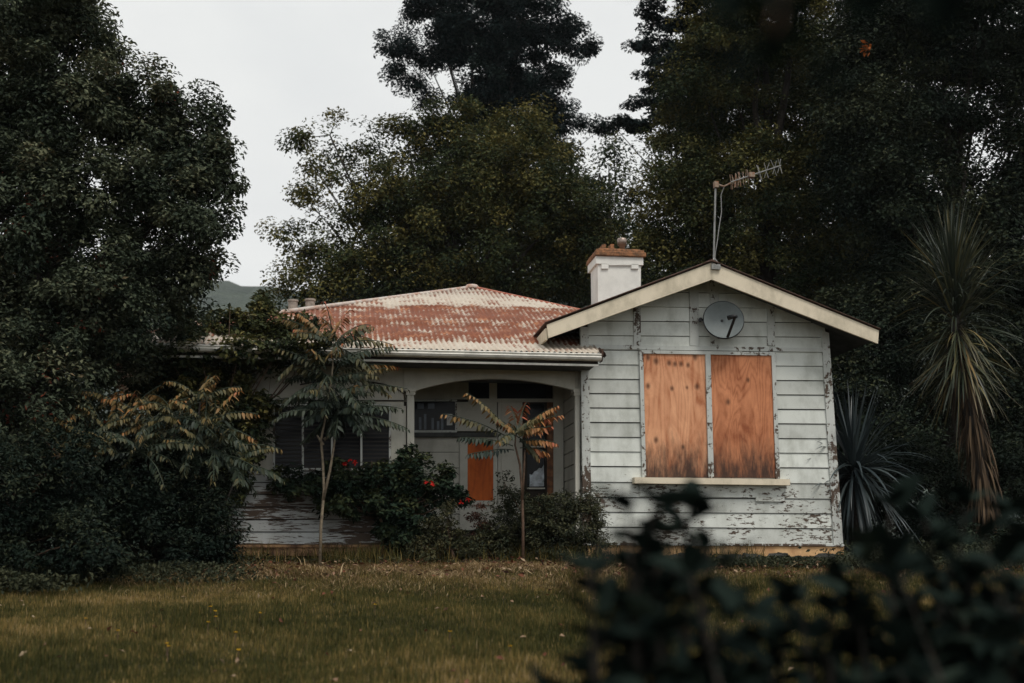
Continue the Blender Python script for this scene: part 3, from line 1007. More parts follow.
def clump(L, c, r, n, leaf, wl, outward, tint, tsd=.12, upb=1.0, flat=.7, rad=.8):
    p = rng.normal(0, 1, (n, 3))
    p = p / np.maximum(np.linalg.norm(p, axis=1, keepdims=True) / 1.9, 1.0)
    p = p * np.array([r, r, r * flat]) * .58 + c
    out_ = nrm(p - c + outward * r * .8)
    nn = nrm(out_ * rad * .7 + UP * upb + rng.normal(0, .45, (n, 3)))
    a = nrm(np.cross(nn, rng.normal(0, 1, (n, 3))) + out_ * .7 - UP * .15)
    ll = leaf * rng.uniform(.65, 1.25, n)
    L.add(p, a, nn, ll, ll * wl * rng.uniform(.8, 1.2, n), np.clip(tint + rng.normal(0, tsd, n), 0.0, .93))
    return p


DM, PM = 2.0, 2.6


def tree(name, label, cat, Y, base_px, lobes, leaf, wl, mat, bark, trunk_r, dens=26, per=60, cr=.3, tint=(.25, .75),
         group=None, flat=.7, red=0.0, crown='crown', stemname='trunk', base_z=0.0, twigs=5, fork=.35, lean=.0, tsd=.12, shell=.45):
    base = at(base_px, HORIZON, Y); base.z = float(gz(base.x, Y)) + base_z
    root = thing(name, label, cat, base, 0, group)
    L = Leaves()
    tm = MB()
    cs = []
    for lb in lobes:
        px, py, rx, rzz = lb[:4]
        dy = lb[4] if len(lb) > 4 else rng.uniform(-.8, .8) * rx / F * Y * .5
        dn = lb[5] if len(lb) > 5 else 1.0
        cs.append((at(px, py, Y + dy), rx / F * Y, rzz / F * Y, dn))
    topz = max(c.z for c, *_ in cs)
    wsum = sum(r * r for _, r, _, _ in cs)
    cen = sum((Vector(c) * (r * r) for c, r, _, _ in cs), Vector()) / wsum
    tp = [base + Vector((0, 0, -.2)), lerp(base, Vector((cen.x, cen.y, base.z)), .25) + Vector((0, 0, (cen.z - base.z) * .33)),
          lerp(base, Vector((cen.x, cen.y, base.z)), .7) + Vector((0, 0, (cen.z - base.z) * .7)), Vector(cen), Vector((cen.x, cen.y, lerp(cen.z, topz, .8)))]
    tm.tube(tp, [trunk_r * 1.1, trunk_r * .8, trunk_r * .5, trunk_r * .3, trunk_r * .06], 9)
    for c, rx, rzz, dn in cs:
        n = max(4, int(dens * DM * rx * rzz * dn))
        u = nrm(rng.normal(0, 1, (n, 3))) * (rng.uniform(0, 1, (n, 1)) ** shell)
        P = np.array(c)[None] + u * np.array([rx, rx * .85, rzz])
        h = min(max((c.z - base.z) / max(cen.z - base.z, .1) * .75, .2), 1.3)
        s = tp[1] if h < .5 else (tp[2] if h < .95 else tp[3])
        s = lerp(s, tp[1 if h < .5 else 2], fork)
        mid = lerp(s, c, .55) + Vector((rng.normal(0, .1) * rx, rng.normal(0, .1) * rx, -.12 * (c - s).length + .2 * rzz))
        rr = max(.010, min(trunk_r * .22, rx * .038))
        tm.tube([s, mid, c], [rr * 1.5, rr, rr * .45], 6)
        for q in P[:twigs]:
            q = Vector(q)
            tm.tube([c, lerp(c, q, .5) + Vector((0, 0, -.05 * rx)), q], [rr * .45, rr * .3, rr * .12], 5)
        for i in range(n):
            t = rng.uniform(*tint) + .12 * u[i, 2]  # lobe tops tinted lighter, skylight put into the leaf colour
            pr_ = max(3, int(per * PM * rng.uniform(.5, 1.4)))
            cl_r = cr * rng.uniform(.6, 1.25)
            clump(L, P[i], cl_r, pr_, leaf, wl, u[i], t, tsd=tsd, flat=flat)
            if red and rng.uniform() < red:
                L.t[-1][:max(1, pr_ // 12)] = 1.0
    tm.build(stemname, bark, root, smooth=True, off=base)
    L.build(crown, mat, root, off=base)
    return root


def sword(V, T, tt, base, d, length, width, droop, tint, segs=5):
    """one long blade, bending down along its length"""
    d = Vector(d).normalized()
    side = d.cross(Vector((0, 0, 1)))
    if side.length < .05: side = Vector((1, 0, 0))
    side.normalize()
    side = (side + Vector(rng.normal(0, .25, 3))).normalized()
    p = Vector(base); k = len(V)
    for i in range(segs + 1):
        t = i / segs
        wd = width * (.55 + 1.2 * t if t < .35 else 1.0 * (1 - ((t - .35) / .65) ** 1.6)) * .5 + .0008
        V.append(p - side * wd); V.append(p + side * wd)
        tt += [tint, tint]
        d = (d + Vector((0, 0, -1)) * droop / segs * (1 + t)).normalized()
        p = p + d * (length / segs)
    for i in range(segs):
        a = k + 2 * i
        T.append((a, a + 1, a + 3)); T.append((a, a + 3, a + 2))


def frond(V, T, tt, S, base, d, length, pairs, ll, droop, t0, t1, wl=.36, hang=.9, roll=0.0):
    """a compound leaf: a bending rib with paired hanging leaflets; S gets the rib"""
    d = Vector(d).normalized(); p = Vector(base)
    pts = [p.copy()]; dirs = [d.copy()]
    pairs = int(pairs * 1.5)
    n = pairs + 2
    for i in range(n):
        d = (d + Vector((0, 0, -1)) * droop / n + Vector(rng.normal(0, .02, 3))).normalized()
        p = p + d * (length / n)
        pts.append(p.copy()); dirs.append(d.copy())
    S.tube(pts[::2] if n % 2 == 0 else pts[::2] + [pts[-1]], [.0075 - .005 * i / len(pts) for i in range(len(pts[::2]) + (0 if n % 2 == 0 else 1))], 5, tint=.3)
    for i in range(2, n + 1):
        f = (i - 2) / max(1, n - 2)
        sz = ll * (0.55 + .9 * f * (1 - f) * 2) * rng.uniform(.85, 1.12)
        dd = dirs[i]
        sd_ = dd.cross(Vector((0, 0, 1)))
        if sd_.length < .05: sd_ = Vector((1, 0, 0))
        sd_.normalize()
        for s in (1, -1):
            if rng.uniform() < .07: continue
            a = (sd_ * s * rng.uniform(.5, 1.0) + dd * .45 + Vector((0, 0, -hang * rng.uniform(.6, 1.2)))).normalized()
            nn = (Vector((0, 0, 1)) + sd_ * s * .35 + Vector(rng.normal(0, .38, 3)))
            sv = a.cross(nn).normalized(); nv = sv.cross(a).normalized()
            b = pts[i] + a * .006
            w_ = sz * wl
            k = len(V)
            V += [b, b + a * sz * .3 + sv * w_ * .5 + nv * w_ * .16, b + a * sz * .3 - sv * w_ * .5 + nv * w_ * .16,
                  b + a * sz * .34, b + a * sz * .68 + sv * w_ * .36 - nv * sz * .04, b + a * sz * .68 - sv * w_ * .36 - nv * sz * .04, b + a * sz * .7 - nv * sz * .07, b + a * sz - nv * sz * .16]
            t = min(1, max(0, t0 + (t1 - t0) * f + rng.normal(0, .07)))
            tt += [t] * 8
            T += [(k, k + 1, k + 3), (k, k + 3, k + 2), (k + 1, k + 4, k + 6), (k + 1, k + 6, k + 3), (k + 3, k + 6, k + 5), (k + 3, k + 5, k + 2), (k + 4, k + 7, k + 6), (k + 6, k + 7, k + 5)]


def arr(V, T, t):
    return np.array([tuple(v) for v in V]), np.array(T), np.array(t)


# --- trees ------------------------------------------------------------------
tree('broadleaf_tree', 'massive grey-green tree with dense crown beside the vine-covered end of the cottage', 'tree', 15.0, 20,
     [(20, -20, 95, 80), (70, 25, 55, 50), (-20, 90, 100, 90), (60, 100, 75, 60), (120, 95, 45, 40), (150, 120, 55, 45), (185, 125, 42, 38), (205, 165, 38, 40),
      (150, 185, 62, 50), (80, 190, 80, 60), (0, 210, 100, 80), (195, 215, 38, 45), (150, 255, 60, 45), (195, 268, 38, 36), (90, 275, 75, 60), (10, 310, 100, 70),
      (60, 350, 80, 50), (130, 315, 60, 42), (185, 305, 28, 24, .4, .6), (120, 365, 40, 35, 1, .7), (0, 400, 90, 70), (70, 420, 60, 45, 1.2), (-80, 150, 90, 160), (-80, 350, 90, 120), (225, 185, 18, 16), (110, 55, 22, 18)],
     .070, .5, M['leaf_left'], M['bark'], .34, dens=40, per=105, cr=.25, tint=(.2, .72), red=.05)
tree('olive_tree', 'wide olive-leaved tree with thin sparse boughs standing behind the red roof', 'tree', 30, 450,
     [(470, 150, 62, 50), (450, 190, 80, 60), (520, 180, 70, 55), (420, 225, 75, 60), (500, 245, 90, 60), (560, 215, 55, 50), (440, 125, 35, 28), (520, 130, 35, 28),
      (330, 135, 38, 24, 0, .28), (310, 160, 30, 18, 0, .25), (345, 175, 40, 26, 0, .36), (380, 150, 32, 30, 0, .45), (370, 210, 45, 36), (320, 215, 30, 26, 0, .3), (300, 250, 28, 26, 0, .35), (340, 255, 45, 35, 0, .6), (310, 285, 45, 28), (280, 290, 22, 16, 0, .6),
      (390, 275, 60, 40), (460, 290, 60, 30), (560, 275, 60, 36), (600, 235, 36, 40, 0, .7), (285, 232, 14, 12, 0, .5), (405, 130, 22, 26, 0, .8), (296, 140, 10, 8, 0, .5), (300, 190, 12, 10, 0, .5)],
     .10, .55, M['leaf_mid'], M['bark'], .30, dens=19, per=60, cr=.40, tint=(.25, .85))
tree('macrocarpa', 'tall dark knobbly conifer rising above the olive-leaved tree', 'tree', 42, 500,
     [(500, -40, 75, 45), (430, 0, 38, 28), (400, 42, 22, 18), (425, 55, 26, 14), (395, 72, 14, 9), (415, 82, 18, 10), (470, 30, 45, 45), (520, 20, 55, 55), (565, 30, 20, 20), (577, 52, 12, 9), (560, 75, 16, 12), (500, 80, 55, 45), (540, 95, 40, 36), (555, 120, 24, 20), (480, 110, 30, 30),
      (425, 100, 16, 7), (578, 125, 16, 6), (603, 127, 12, 5), (440, 30, 18, 14), (590, 45, 8, 6), (548, 145, 24, 16), (455, 55, 20, 16)],
     .13, .45, M['leaf_con'], M['bark'], .6, dens=18, per=66, cr=.40, tint=(.2, .7))
tree('tiered_conifer', 'blue-black conifer with flat tiered boughs at the edge of the sky gap', 'tree', 38, 735,
     [(700, 2, 52, 10), (690, 20, 48, 10), (700, 42, 62, 9), (680, 48, 40, 7), (668, 72, 38, 8), (690, 62, 50, 12), (664, 102, 36, 7), (690, 95, 50, 14), (652, 125, 26, 5), (612, 124, 18, 5), (650, 8, 16, 3.5), (690, 125, 50, 16), (720, -30, 70, 24), (632, 127, 14, 4), (740, 60, 50, 60), (640, 46, 12, 3)],
     .16, .4, M['leaf_con'], M['bark'], .4, dens=22, per=60, cr=.34, tint=(.2, .7), flat=.35, twigs=2)
tree('bushy_tree', 'small sparse tree with sky showing through it behind the chimney', 'tree', 34, 610,
     [(600, 175, 40, 26, 0, .5), (560, 160, 25, 22, 0, .6), (630, 190, 30, 30, 0, .55), (600, 215, 45, 30, 0, .5), (640, 230, 36, 36, 0, .6), (570, 250, 50, 40, 0, .8), (640, 280, 60, 40), (615, 150, 18, 14, 0, .5)],
     .13, .5, M['leaf_mid'], M['bark'], .2, dens=12, per=34, cr=.42, tint=(.1, .55))
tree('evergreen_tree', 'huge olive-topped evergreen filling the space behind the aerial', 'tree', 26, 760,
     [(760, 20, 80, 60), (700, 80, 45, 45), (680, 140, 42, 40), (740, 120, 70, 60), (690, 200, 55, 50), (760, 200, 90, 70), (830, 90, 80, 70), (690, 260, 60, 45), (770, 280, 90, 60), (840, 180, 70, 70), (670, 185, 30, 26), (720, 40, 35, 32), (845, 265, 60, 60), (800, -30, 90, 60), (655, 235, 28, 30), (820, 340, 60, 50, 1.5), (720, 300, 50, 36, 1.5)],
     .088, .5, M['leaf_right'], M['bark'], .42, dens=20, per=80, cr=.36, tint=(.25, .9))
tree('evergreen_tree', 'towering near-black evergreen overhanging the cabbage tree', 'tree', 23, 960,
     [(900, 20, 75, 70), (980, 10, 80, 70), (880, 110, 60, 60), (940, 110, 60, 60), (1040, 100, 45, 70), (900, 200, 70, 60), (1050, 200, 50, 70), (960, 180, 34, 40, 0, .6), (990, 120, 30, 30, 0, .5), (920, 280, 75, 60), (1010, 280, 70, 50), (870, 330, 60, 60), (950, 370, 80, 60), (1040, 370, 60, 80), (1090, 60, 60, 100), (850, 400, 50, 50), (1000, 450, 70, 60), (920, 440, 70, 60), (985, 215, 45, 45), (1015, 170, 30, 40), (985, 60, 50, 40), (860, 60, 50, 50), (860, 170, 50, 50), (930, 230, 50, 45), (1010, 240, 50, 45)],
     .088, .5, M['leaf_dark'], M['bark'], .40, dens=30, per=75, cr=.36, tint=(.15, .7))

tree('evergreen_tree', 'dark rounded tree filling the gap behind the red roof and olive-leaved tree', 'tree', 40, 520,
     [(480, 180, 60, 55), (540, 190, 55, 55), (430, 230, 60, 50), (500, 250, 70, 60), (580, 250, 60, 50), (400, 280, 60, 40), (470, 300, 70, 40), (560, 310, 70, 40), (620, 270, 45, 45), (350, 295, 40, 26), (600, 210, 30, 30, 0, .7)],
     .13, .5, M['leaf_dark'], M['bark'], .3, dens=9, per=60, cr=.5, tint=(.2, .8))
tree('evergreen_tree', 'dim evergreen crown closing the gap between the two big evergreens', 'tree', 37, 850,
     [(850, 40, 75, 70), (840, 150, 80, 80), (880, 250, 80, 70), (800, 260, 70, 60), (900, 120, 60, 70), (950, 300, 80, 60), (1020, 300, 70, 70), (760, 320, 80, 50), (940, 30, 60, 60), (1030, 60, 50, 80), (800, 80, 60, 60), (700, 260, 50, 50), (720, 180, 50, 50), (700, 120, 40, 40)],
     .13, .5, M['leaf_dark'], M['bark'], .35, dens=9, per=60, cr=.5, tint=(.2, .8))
hot = [o for o in bpy.data.objects if o.name == 'evergreen_tree.001'][0]
V, T, tt = [], [], []
for k in range(22):
    c = at(865 + rng.normal(0, 3), 48 + rng.normal(0, 4), 21.3)
    sword(V, T, tt, c, rng.normal(0, 1, 3), .10, .05, .5, rng.uniform(.45, .75), 3)
np_mesh('dead_leaf_cluster', *[np.array([tuple(v) for v in V]), np.array(T), np.array(tt)], leaf_mat('orange_dead_leaves', [(0, (.16, .05, .018)), (1, (.34, .11, .03))]), hot, off=hot.location)

# --- understorey ------------------------------------------------------------
def shrub(name, label, cat, Y, px, lobes, leaf, wl, mat, dens=60, per=30, cr=.14, tint=(.2, .7), r=.03, **kw):
    return tree(name, label, cat, Y, px, lobes, leaf, wl, mat, kw.pop('bark', M['stem']), r, dens=dens, per=per, cr=cr, tint=tint, crown='foliage', stemname='stem', **kw)


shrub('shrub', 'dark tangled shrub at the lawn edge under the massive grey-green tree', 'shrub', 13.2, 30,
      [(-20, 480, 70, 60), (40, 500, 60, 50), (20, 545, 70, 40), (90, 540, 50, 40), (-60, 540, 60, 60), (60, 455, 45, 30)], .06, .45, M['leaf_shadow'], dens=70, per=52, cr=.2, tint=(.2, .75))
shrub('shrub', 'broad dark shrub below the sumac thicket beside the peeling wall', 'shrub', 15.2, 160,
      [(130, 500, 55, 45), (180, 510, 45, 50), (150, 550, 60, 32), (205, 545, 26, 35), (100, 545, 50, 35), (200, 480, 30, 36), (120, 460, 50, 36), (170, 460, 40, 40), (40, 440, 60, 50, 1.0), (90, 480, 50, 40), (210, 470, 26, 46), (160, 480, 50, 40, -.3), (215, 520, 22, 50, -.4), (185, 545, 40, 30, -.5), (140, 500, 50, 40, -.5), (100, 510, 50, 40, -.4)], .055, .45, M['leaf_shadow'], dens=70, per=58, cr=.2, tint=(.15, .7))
shrub('grass_clump', 'pale tufted weed glowing among the dark shrubs below the sumac fronds', 'weed', 14.6, 80,
      [(62, 462, 18, 10), (85, 450, 14, 10), (48, 475, 14, 8)], .11, .16, M['leaf_weed'], dens=260, per=30, cr=.12, tint=(.25, .7))
shrub('red_flowered_shrub', 'spreading dark shrub with red flowers across the porch post', 'shrub', 16.75, 395,
      [(340, 484, 36, 18, 0, .8), (375, 490, 40, 26), (408, 480, 26, 26, 0, .8), (425, 500, 24, 28, 0, .8), (400, 518, 26, 24), (385, 466, 20, 14, 0, .6), (440, 482, 14, 9, 0, .5), (452, 492, 14, 5, 0, .6), (462, 497, 8, 4, 0, .7), (300, 484, 30, 15, 0, .7), (418, 462, 14, 12, 0, .5), (405, 452, 8, 7, 0, .5), (350, 504, 40, 16, 0, .6), (405, 538, 26, 20), (446, 472, 10, 5, 0, .5), (280, 478, 14, 8, 0, .6), (330, 466, 14, 7, 0, .5)],
      .085, .5, M['leaf_shrub'], dens=150, per=22, cr=.12, tint=(.15, .8))
shrub('leafy_weed', 'wild shrub with arching twigs growing over the porch step', 'shrub', 16.6, 540,
      [(520, 520, 36, 34), (550, 520, 34, 30), (500, 540, 30, 20), (575, 530, 26, 26), (545, 506, 20, 14, 0, .7), (512, 496, 12, 16, 0, .6), (545, 548, 44, 14), (590, 515, 12, 22, 0, .6), (566, 506, 14, 14, 0, .6), (505, 484, 5, 12, 0, .5), (580, 498, 5, 12, 0, .5)],
      .05, .4, M['leaf_weed'], dens=190, per=26, cr=.11, tint=(.0, .42))
shrub('leafy_weed', 'low pale-leaved weed patch between the red-flowered shrub and the porch weeds', 'weed', 16.45, 455,
      [(440, 535, 18, 22), (460, 545, 26, 16), (425, 548, 22, 12), (478, 548, 18, 12), (447, 512, 10, 14, 0, .7)],
      .05, .4, M['leaf_weed'], dens=260, per=24, cr=.1, tint=(.1, .6))
shrub('leafy_weed', 'thin reddish weed standing against the boarded side door', 'weed', 17.0, 482,
      [(480, 520, 12, 18, 0, .8), (486, 540, 14, 14)], .045, .45, M['litter'], dens=320, per=16, cr=.08, tint=(.0, .45))
shrub('leafy_weed', 'spiky upright weed at the corner board of the gable', 'weed', 16.9, 597,
      [(596, 520, 10, 24), (600, 545, 14, 14), (590, 500, 7, 20, 0, .7)], .05, .25, M['leaf_weed'], dens=350, per=16, cr=.08, tint=(.05, .5))
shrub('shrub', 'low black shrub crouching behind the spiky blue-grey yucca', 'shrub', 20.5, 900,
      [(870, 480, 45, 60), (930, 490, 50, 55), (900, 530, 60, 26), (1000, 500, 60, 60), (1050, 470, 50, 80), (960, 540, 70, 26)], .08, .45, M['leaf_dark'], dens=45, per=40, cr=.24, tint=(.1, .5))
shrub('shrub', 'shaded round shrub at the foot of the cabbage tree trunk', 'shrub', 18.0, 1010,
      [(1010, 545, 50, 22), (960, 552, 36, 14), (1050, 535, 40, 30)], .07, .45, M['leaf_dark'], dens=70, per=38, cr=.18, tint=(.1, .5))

# flowers of the red-flowered shrub
rf = [o for o in bpy.data.objects if o.name == 'red_flowered_shrub'][0]
for px, py, Y in ((427, 482, 16.2), (433, 483.5, 16.2), (345, 463, 16.3), (355, 462, 16.3), (350, 459, 16.3), (468, 499, 16.5), (461, 502, 16.5)):
    V, T, tt = [], [], []
    c = at(px, py, Y)
    for k in range(9):
        d = Vector((rng.normal(0, 1), rng.normal(-.6, .6), rng.normal(0, .7))).normalized()
        sword(V, T, tt, c, d, .05, .032, .6, rng.uniform(0, 1), 3)
    o = np_mesh('flower', *arr(V, T, tt), M['flower'], rf, off=rf.location)

# vine over the roof end
vl = [(195, 338, 30, 18), (225, 330, 34, 20), (258, 326, 32, 20), (285, 330, 26, 16), (240, 345, 40, 14), (205, 352, 28, 12), (275, 342, 30, 12, 0, .8), (300, 336, 18, 12, 0, .7), (190, 318, 16, 10, 0, .6), (262, 310, 18, 10, 0, .7), (310, 322, 14, 8, 0, .5), (330, 342, 20, 8, 0, .6), (215, 372, 36, 16, 0, .6), (250, 380, 30, 24, 0, .5), (190, 400, 24, 40, 0, .6), (195, 360, 30, 22, -.5), (235, 358, 34, 18, -.6), (275, 352, 30, 14, -.6), (315, 350, 22, 12, -.6, .8), (200, 400, 34, 40, -.5), (228, 398, 26, 36, -.5, .8), (205, 450, 36, 40, -.5), (240, 390, 16, 20, -.5, .6), (248, 425, 22, 40, -.5, .8), (238, 475, 22, 30, -.5, .8), (268, 400, 12, 30, -.5, .5), (180, 460, 30, 40, -.5), (262, 300, 14, 8, .3, .6), (150, 350, 20, 16, .0), (165, 352, 26, 12, -.9), (200, 350, 30, 12, -.9), (240, 349, 30, 11, -.9), (280, 347, 26, 10, -.9, .8), (310, 345, 18, 9, -.9, .6), (180, 335, 24, 14, -.7), (150, 380, 24, 40, -.4), (165, 430, 26, 40, -.4)]
tree('climbing_vine', 'yellowing vine smothering the roof end of the cottage', 'vine', 17.0, 205, vl, .085, .6, M['leaf_vine'], M['stem'], .03, dens=110, per=20, cr=.13, tint=(.05, .7), crown='foliage', stemname='stem')

# --- sumac saplings -----------------------------------------------------------
def sumac(name, label, Y, base, stems, fronds, ll=.12, bark=None, cat='sapling', hang=.9, whorls=()):
    root_p = at(base[0], HORIZON, Y); root_p.z = float(gz(root_p.x, Y))
    root = thing(name, label, cat, root_p)
    S = MB(); V, T, tt = [], [], []
    for st_ in stems:
        pts = [at(px, py, Y + (s_[0] if (s_ := rest) else 0)) for px, py, *rest in st_]
        pts[0].z = float(gz(pts[0].x, pts[0].y)) - .05 if st_[0][1] > 540 else pts[0].z
        n = len(pts)
        S.tube(pts, [lerp(.022, .010, i / (n - 1)) for i in range(n)], 7, tint=.35)
    R2 = MB()
    for st_, nw, fl_, hot in whorls:
        c = at(st_[0], st_[1], Y + (st_[2] if len(st_) > 2 else 0))
        a0 = rng.uniform(0, 6.28)
        for q in range(nw):
            az = a0 + q * 2.4 + rng.normal(0, .2)
            el = R(lerp(62, -12, (q + .5) / nw) + rng.normal(0, 8))
            d = Vector((math.cos(az) * math.cos(el), math.sin(az) * math.cos(el), math.sin(el)))
            young = 1 - (q + .5) / nw
            frond(V, T, tt, R2, c - Vector((0, 0, .03 * q / nw)), d, fl_ * rng.uniform(.75, 1.1) * (1 - .35 * young * young), rng.integers(8, 11), ll * rng.uniform(.85, 1.1), rng.uniform(.6, 1.1), min(1, .08 + hot * young * .6), min(1, .28 + hot * (.35 + .5 * young) * rng.uniform(.5, 1.2)), hang=hang)
    for (px, py, ex, ey, L, dy, t0, t1) in fronds:
        b = at(px, py, Y)
        e = at(ex, ey, Y + dy)
        d = (e - b)
        dist = d.length
        droop = .55
        d = d.normalized() + Vector((0, 0, droop * .48))
        frond(V, T, tt, R2, b, d, dist * 1.06, L, ll, droop, t0, t1, hang=hang)
    S.build('trunk', bark or M['palebark'], root, smooth=True, off=root_p)
    R2.build('leaf_rib', M['sumac'], root, off=root_p)
    np_mesh('foliage', *arr(V, T, tt), M['sumac'], root, off=root_p)
    return root


rnd = random.Random(3)
fr = []
for (ex, ey, t0, t1) in [(260, 352, .2, .5), (265, 338, .25, .6), (283, 318, .35, .7), (300, 312, .45, .8), (322, 312, .5, .85), (345, 306, .6, .95), (372, 318, .35, .45), (392, 345, .2, .4), (396, 358, .35, .85), (402, 382, .2, .5), (398, 398, .15, .4), (405, 420, .15, .35),
                         (280, 392, .15, .4), (290, 400, .1, .3), (285, 372, .1, .4), (355, 380, .4, .7), (310, 385, .25, .5), (382, 362, .3, .6), (340, 340, .5, .8), (300, 360, .2, .5), (365, 425, .05, .2), (318, 408, .05, .2), (345, 418, .1, .25), (375, 402, .05, .2), (312, 345, .3, .7), (330, 395, .1, .3), (358, 398, .05, .25), (366, 348, .2, .5)]:
    sx = 330 + rnd.uniform(-6, 8)
    sy = min(415, max(345, ey + rnd.uniform(8, 26)))
    fr.append((sx, sy, ex, ey + 4, rnd.randint(9, 12), rnd.uniform(-.7, .5), t0, t1))
for k in range(16):
    an = rnd.uniform(0, 6.28)
    ex, ey = 345 + 40 * math.cos(an), 415 + 20 * math.sin(an)
    fr.append((340, 405, ex, ey, 8, rnd.uniform(-.6, .6), .0, .2))
sumac('sumac_sapling', 'tall sumac sapling with pale forked trunk before the closed-in verandah windows', 16.0, (320, 555),
      [[(320, 557), (321, 525), (324, 490), (323, 465), (321, 440), (327, 410), (332, 375), (334, 345)], [(323, 500), (330, 470), (334, 445), (338, 415)], [(323, 445), (317, 435)], [(324, 440), (331, 434)]], fr, .13, whorls=[((334, 345), 12, .95, .75), ((338, 415), 9, .8, .15), ((331, 380), 9, .95, .45), ((330, 400, .1), 8, .8, .2)])
fr = [(514, 436, 468, 396, 10, -.3, .45, .72), (512, 440, 446, 413, 10, -.2, .3, .75), (513, 446, 462, 440, 9, -.3, .15, .22), (514, 450, 470, 456, 8, -.4, .05, .15),
      (515, 436, 553, 405, 10, -.3, .5, .85), (518, 434, 560, 414, 9, .3, .75, .95), (518, 438, 548, 424, 7, .1, .8, 1), (519, 442, 555, 442, 6, -.1, .7, .95), (517, 430, 510, 404, 6, .4, .8, 1), (518, 430, 526, 402, 6, .5, .85, 1), (520, 448, 545, 452, 6, .2, .7, .95), (516, 434, 536, 418, 8, -.5, .45, .6)]
sumac('sumac_sapling', 'slender sumac sapling with orange tips in front of the porch', 16.2, (523, 550),
      [[(523, 556), (523, 525), (522, 490), (520, 465), (515, 445), (516, 432)], [(522, 500), (524, 470), (525, 450)]], fr, .13, M['stem'], whorls=[((516, 434), 5, .5, 1.0)])
fr = []
cl = [(112, 438), (150, 420), (175, 412), (205, 420), (215, 450), (120, 450), (190, 440)]
fl = [(62, 415, .25, .7), (75, 402, .35, .8), (115, 390, .4, .85), (82, 390, .3, .7), (145, 392, .3, .6), (185, 388, .4, .7), (240, 388, .25, .9), (230, 420, .1, .35), (250, 438, .2, .85), (258, 462, .1, .4), (245, 480, .1, .3), (168, 433, .3, .65), (168, 448, .2, .5), (125, 425, .4, .7), (105, 415, .35, .8), (150, 440, .2, .5), (205, 465, .1, .4), (212, 400, .3, .6), (140, 410, .35, .65), (195, 470, .1, .35), (225, 400, .2, .5), (90, 430, .3, .6), (180, 425, .3, .6), (130, 460, .2, .5), (235, 450, .1, .4), (215, 430, .1, .4), (222, 474, .1, .3)]
for ex, ey, t0, t1 in fl:
    c = min(cl, key=lambda q: abs(math.hypot(q[0] - ex, q[1] - ey) - 48))
    fr.append((c[0], c[1] + 6, ex, ey + 3, rnd.randint(8, 11), rnd.uniform(-.6, .2), t0, t1))
sumac('sumac_thicket', 'many-stemmed sumac thicket with bronze tips at the corner of the cottage', 14.9, (165, 560),
      [[(150, 570), (135, 510), (112, 442)], [(158, 570), (155, 500), (150, 424)], [(165, 570), (172, 500), (175, 416)], [(172, 570), (195, 500), (205, 424)], [(178, 570), (205, 520), (215, 452)], [(155, 570), (130, 520), (120, 452)], [(168, 570), (185, 520), (190, 444)], [(150, 570), (110, 520), (60, 464)], [(152, 570), (120, 530), (95, 482)], [(148, 570), (90, 510), (40, 447)], [(180, 570), (215, 530), (235, 480)], [(165, 570), (166, 520), (165, 480)], [(160, 570), (148, 490), (130, 417)], [(176, 570), (192, 490), (200, 402)], [(156, 570), (118, 490), (90, 417)], [(178, 570), (200, 540), (215, 502)]], fr, .115, M['darkstem'], whorls=[((112, 440), 10, .85, .7), ((150, 424), 10, .85, .7), ((175, 416), 9, .85, .7), ((205, 424), 10, .85, .6), ((215, 452), 9, .8, .5), ((120, 456), 8, .8, .4), ((190, 446), 9, .8, .4), ((85, 440, -.3), 8, .8, .5), ((140, 450, -.4), 9, .8, .45), ((60, 455, -.3), 9, .8, .6), ((40, 445, .1), 8, .75, .5), ((232, 465, .1), 8, .7, .4), ((130, 415, .2), 8, .8, .8), ((200, 400, .2), 8, .7, .8), ((90, 415, .2), 8, .8, .8)])

# --- cabbage tree and yucca ----------------------------------------------------
Yc = 19.0
cb = at(987, 540, Yc); cb.z = 0
ct = thing('cabbage_tree', 'cabbage tree with a shaggy brown skirt and one head of sword leaves', 'tree', cb)
tp = [at(987, 552, Yc), at(984, 500, Yc), at(977, 440, Yc), at(966, 390, Yc), at(957, 330, Yc), at(953, 280, Yc)]
tp[0].z = -.1
mb = MB(); mb.tube(tp, [.13, .11, .12, .13, .10, .06], 10); mb.build('trunk', M['bark'], ct, smooth=True, off=cb)
V, T, tt = [], [], []
for k in range(860):
    u = rng.uniform(0, 1)
    base = lerp(tp[4], tp[5], rng.uniform(0, 1.1)) if u > .35 else lerp(tp[3], tp[4], rng.uniform(.3, 1.2))
    el = lerp(-65, 90, u ** .8)
    azm = rng.uniform(0, 2 * math.pi)
    d = Vector((math.cos(azm) * math.cos(R(el)), math.sin(azm) * math.cos(R(el)), math.sin(R(el))))
    t = .12 + .4 * rng.uniform(0, 1) ** 1.5 + (.35 * rng.uniform(0, 1) if el < 0 else 0) + (.25 if rng.uniform() < .12 else 0)
    sword(V, T, tt, base + d * .05, d, rng.uniform(.75, 1.30) * (1.08 if el > 35 else .95), rng.uniform(.020, .036), (.16 if el > 35 else .55) * rng.uniform(.4, 1.6), min(1, t), 6)
np_mesh('leaf_head', *arr(V, T, tt), M['sword'], ct, off=cb)
V, T, tt = [], [], []
for k in range(420):
    t = rng.uniform(0, 1)
    i = 4 - t * 3.4
    j = int(i); base = lerp(tp[j], tp[min(5, j + 1)], i - j)
    azm = rng.uniform(0, 2 * math.pi)
    sp_ = rng.uniform(.15, .95)
    d = Vector((math.cos(azm) * sp_, math.sin(azm) * sp_, -.8))
    sword(V, T, tt, base + Vector((math.cos(azm), math.sin(azm), 0)) * .09, d, rng.uniform(.4, .8), rng.uniform(.022, .042), 1.9, rng.uniform(0, 1) * (.9 - .3 * t), 5)
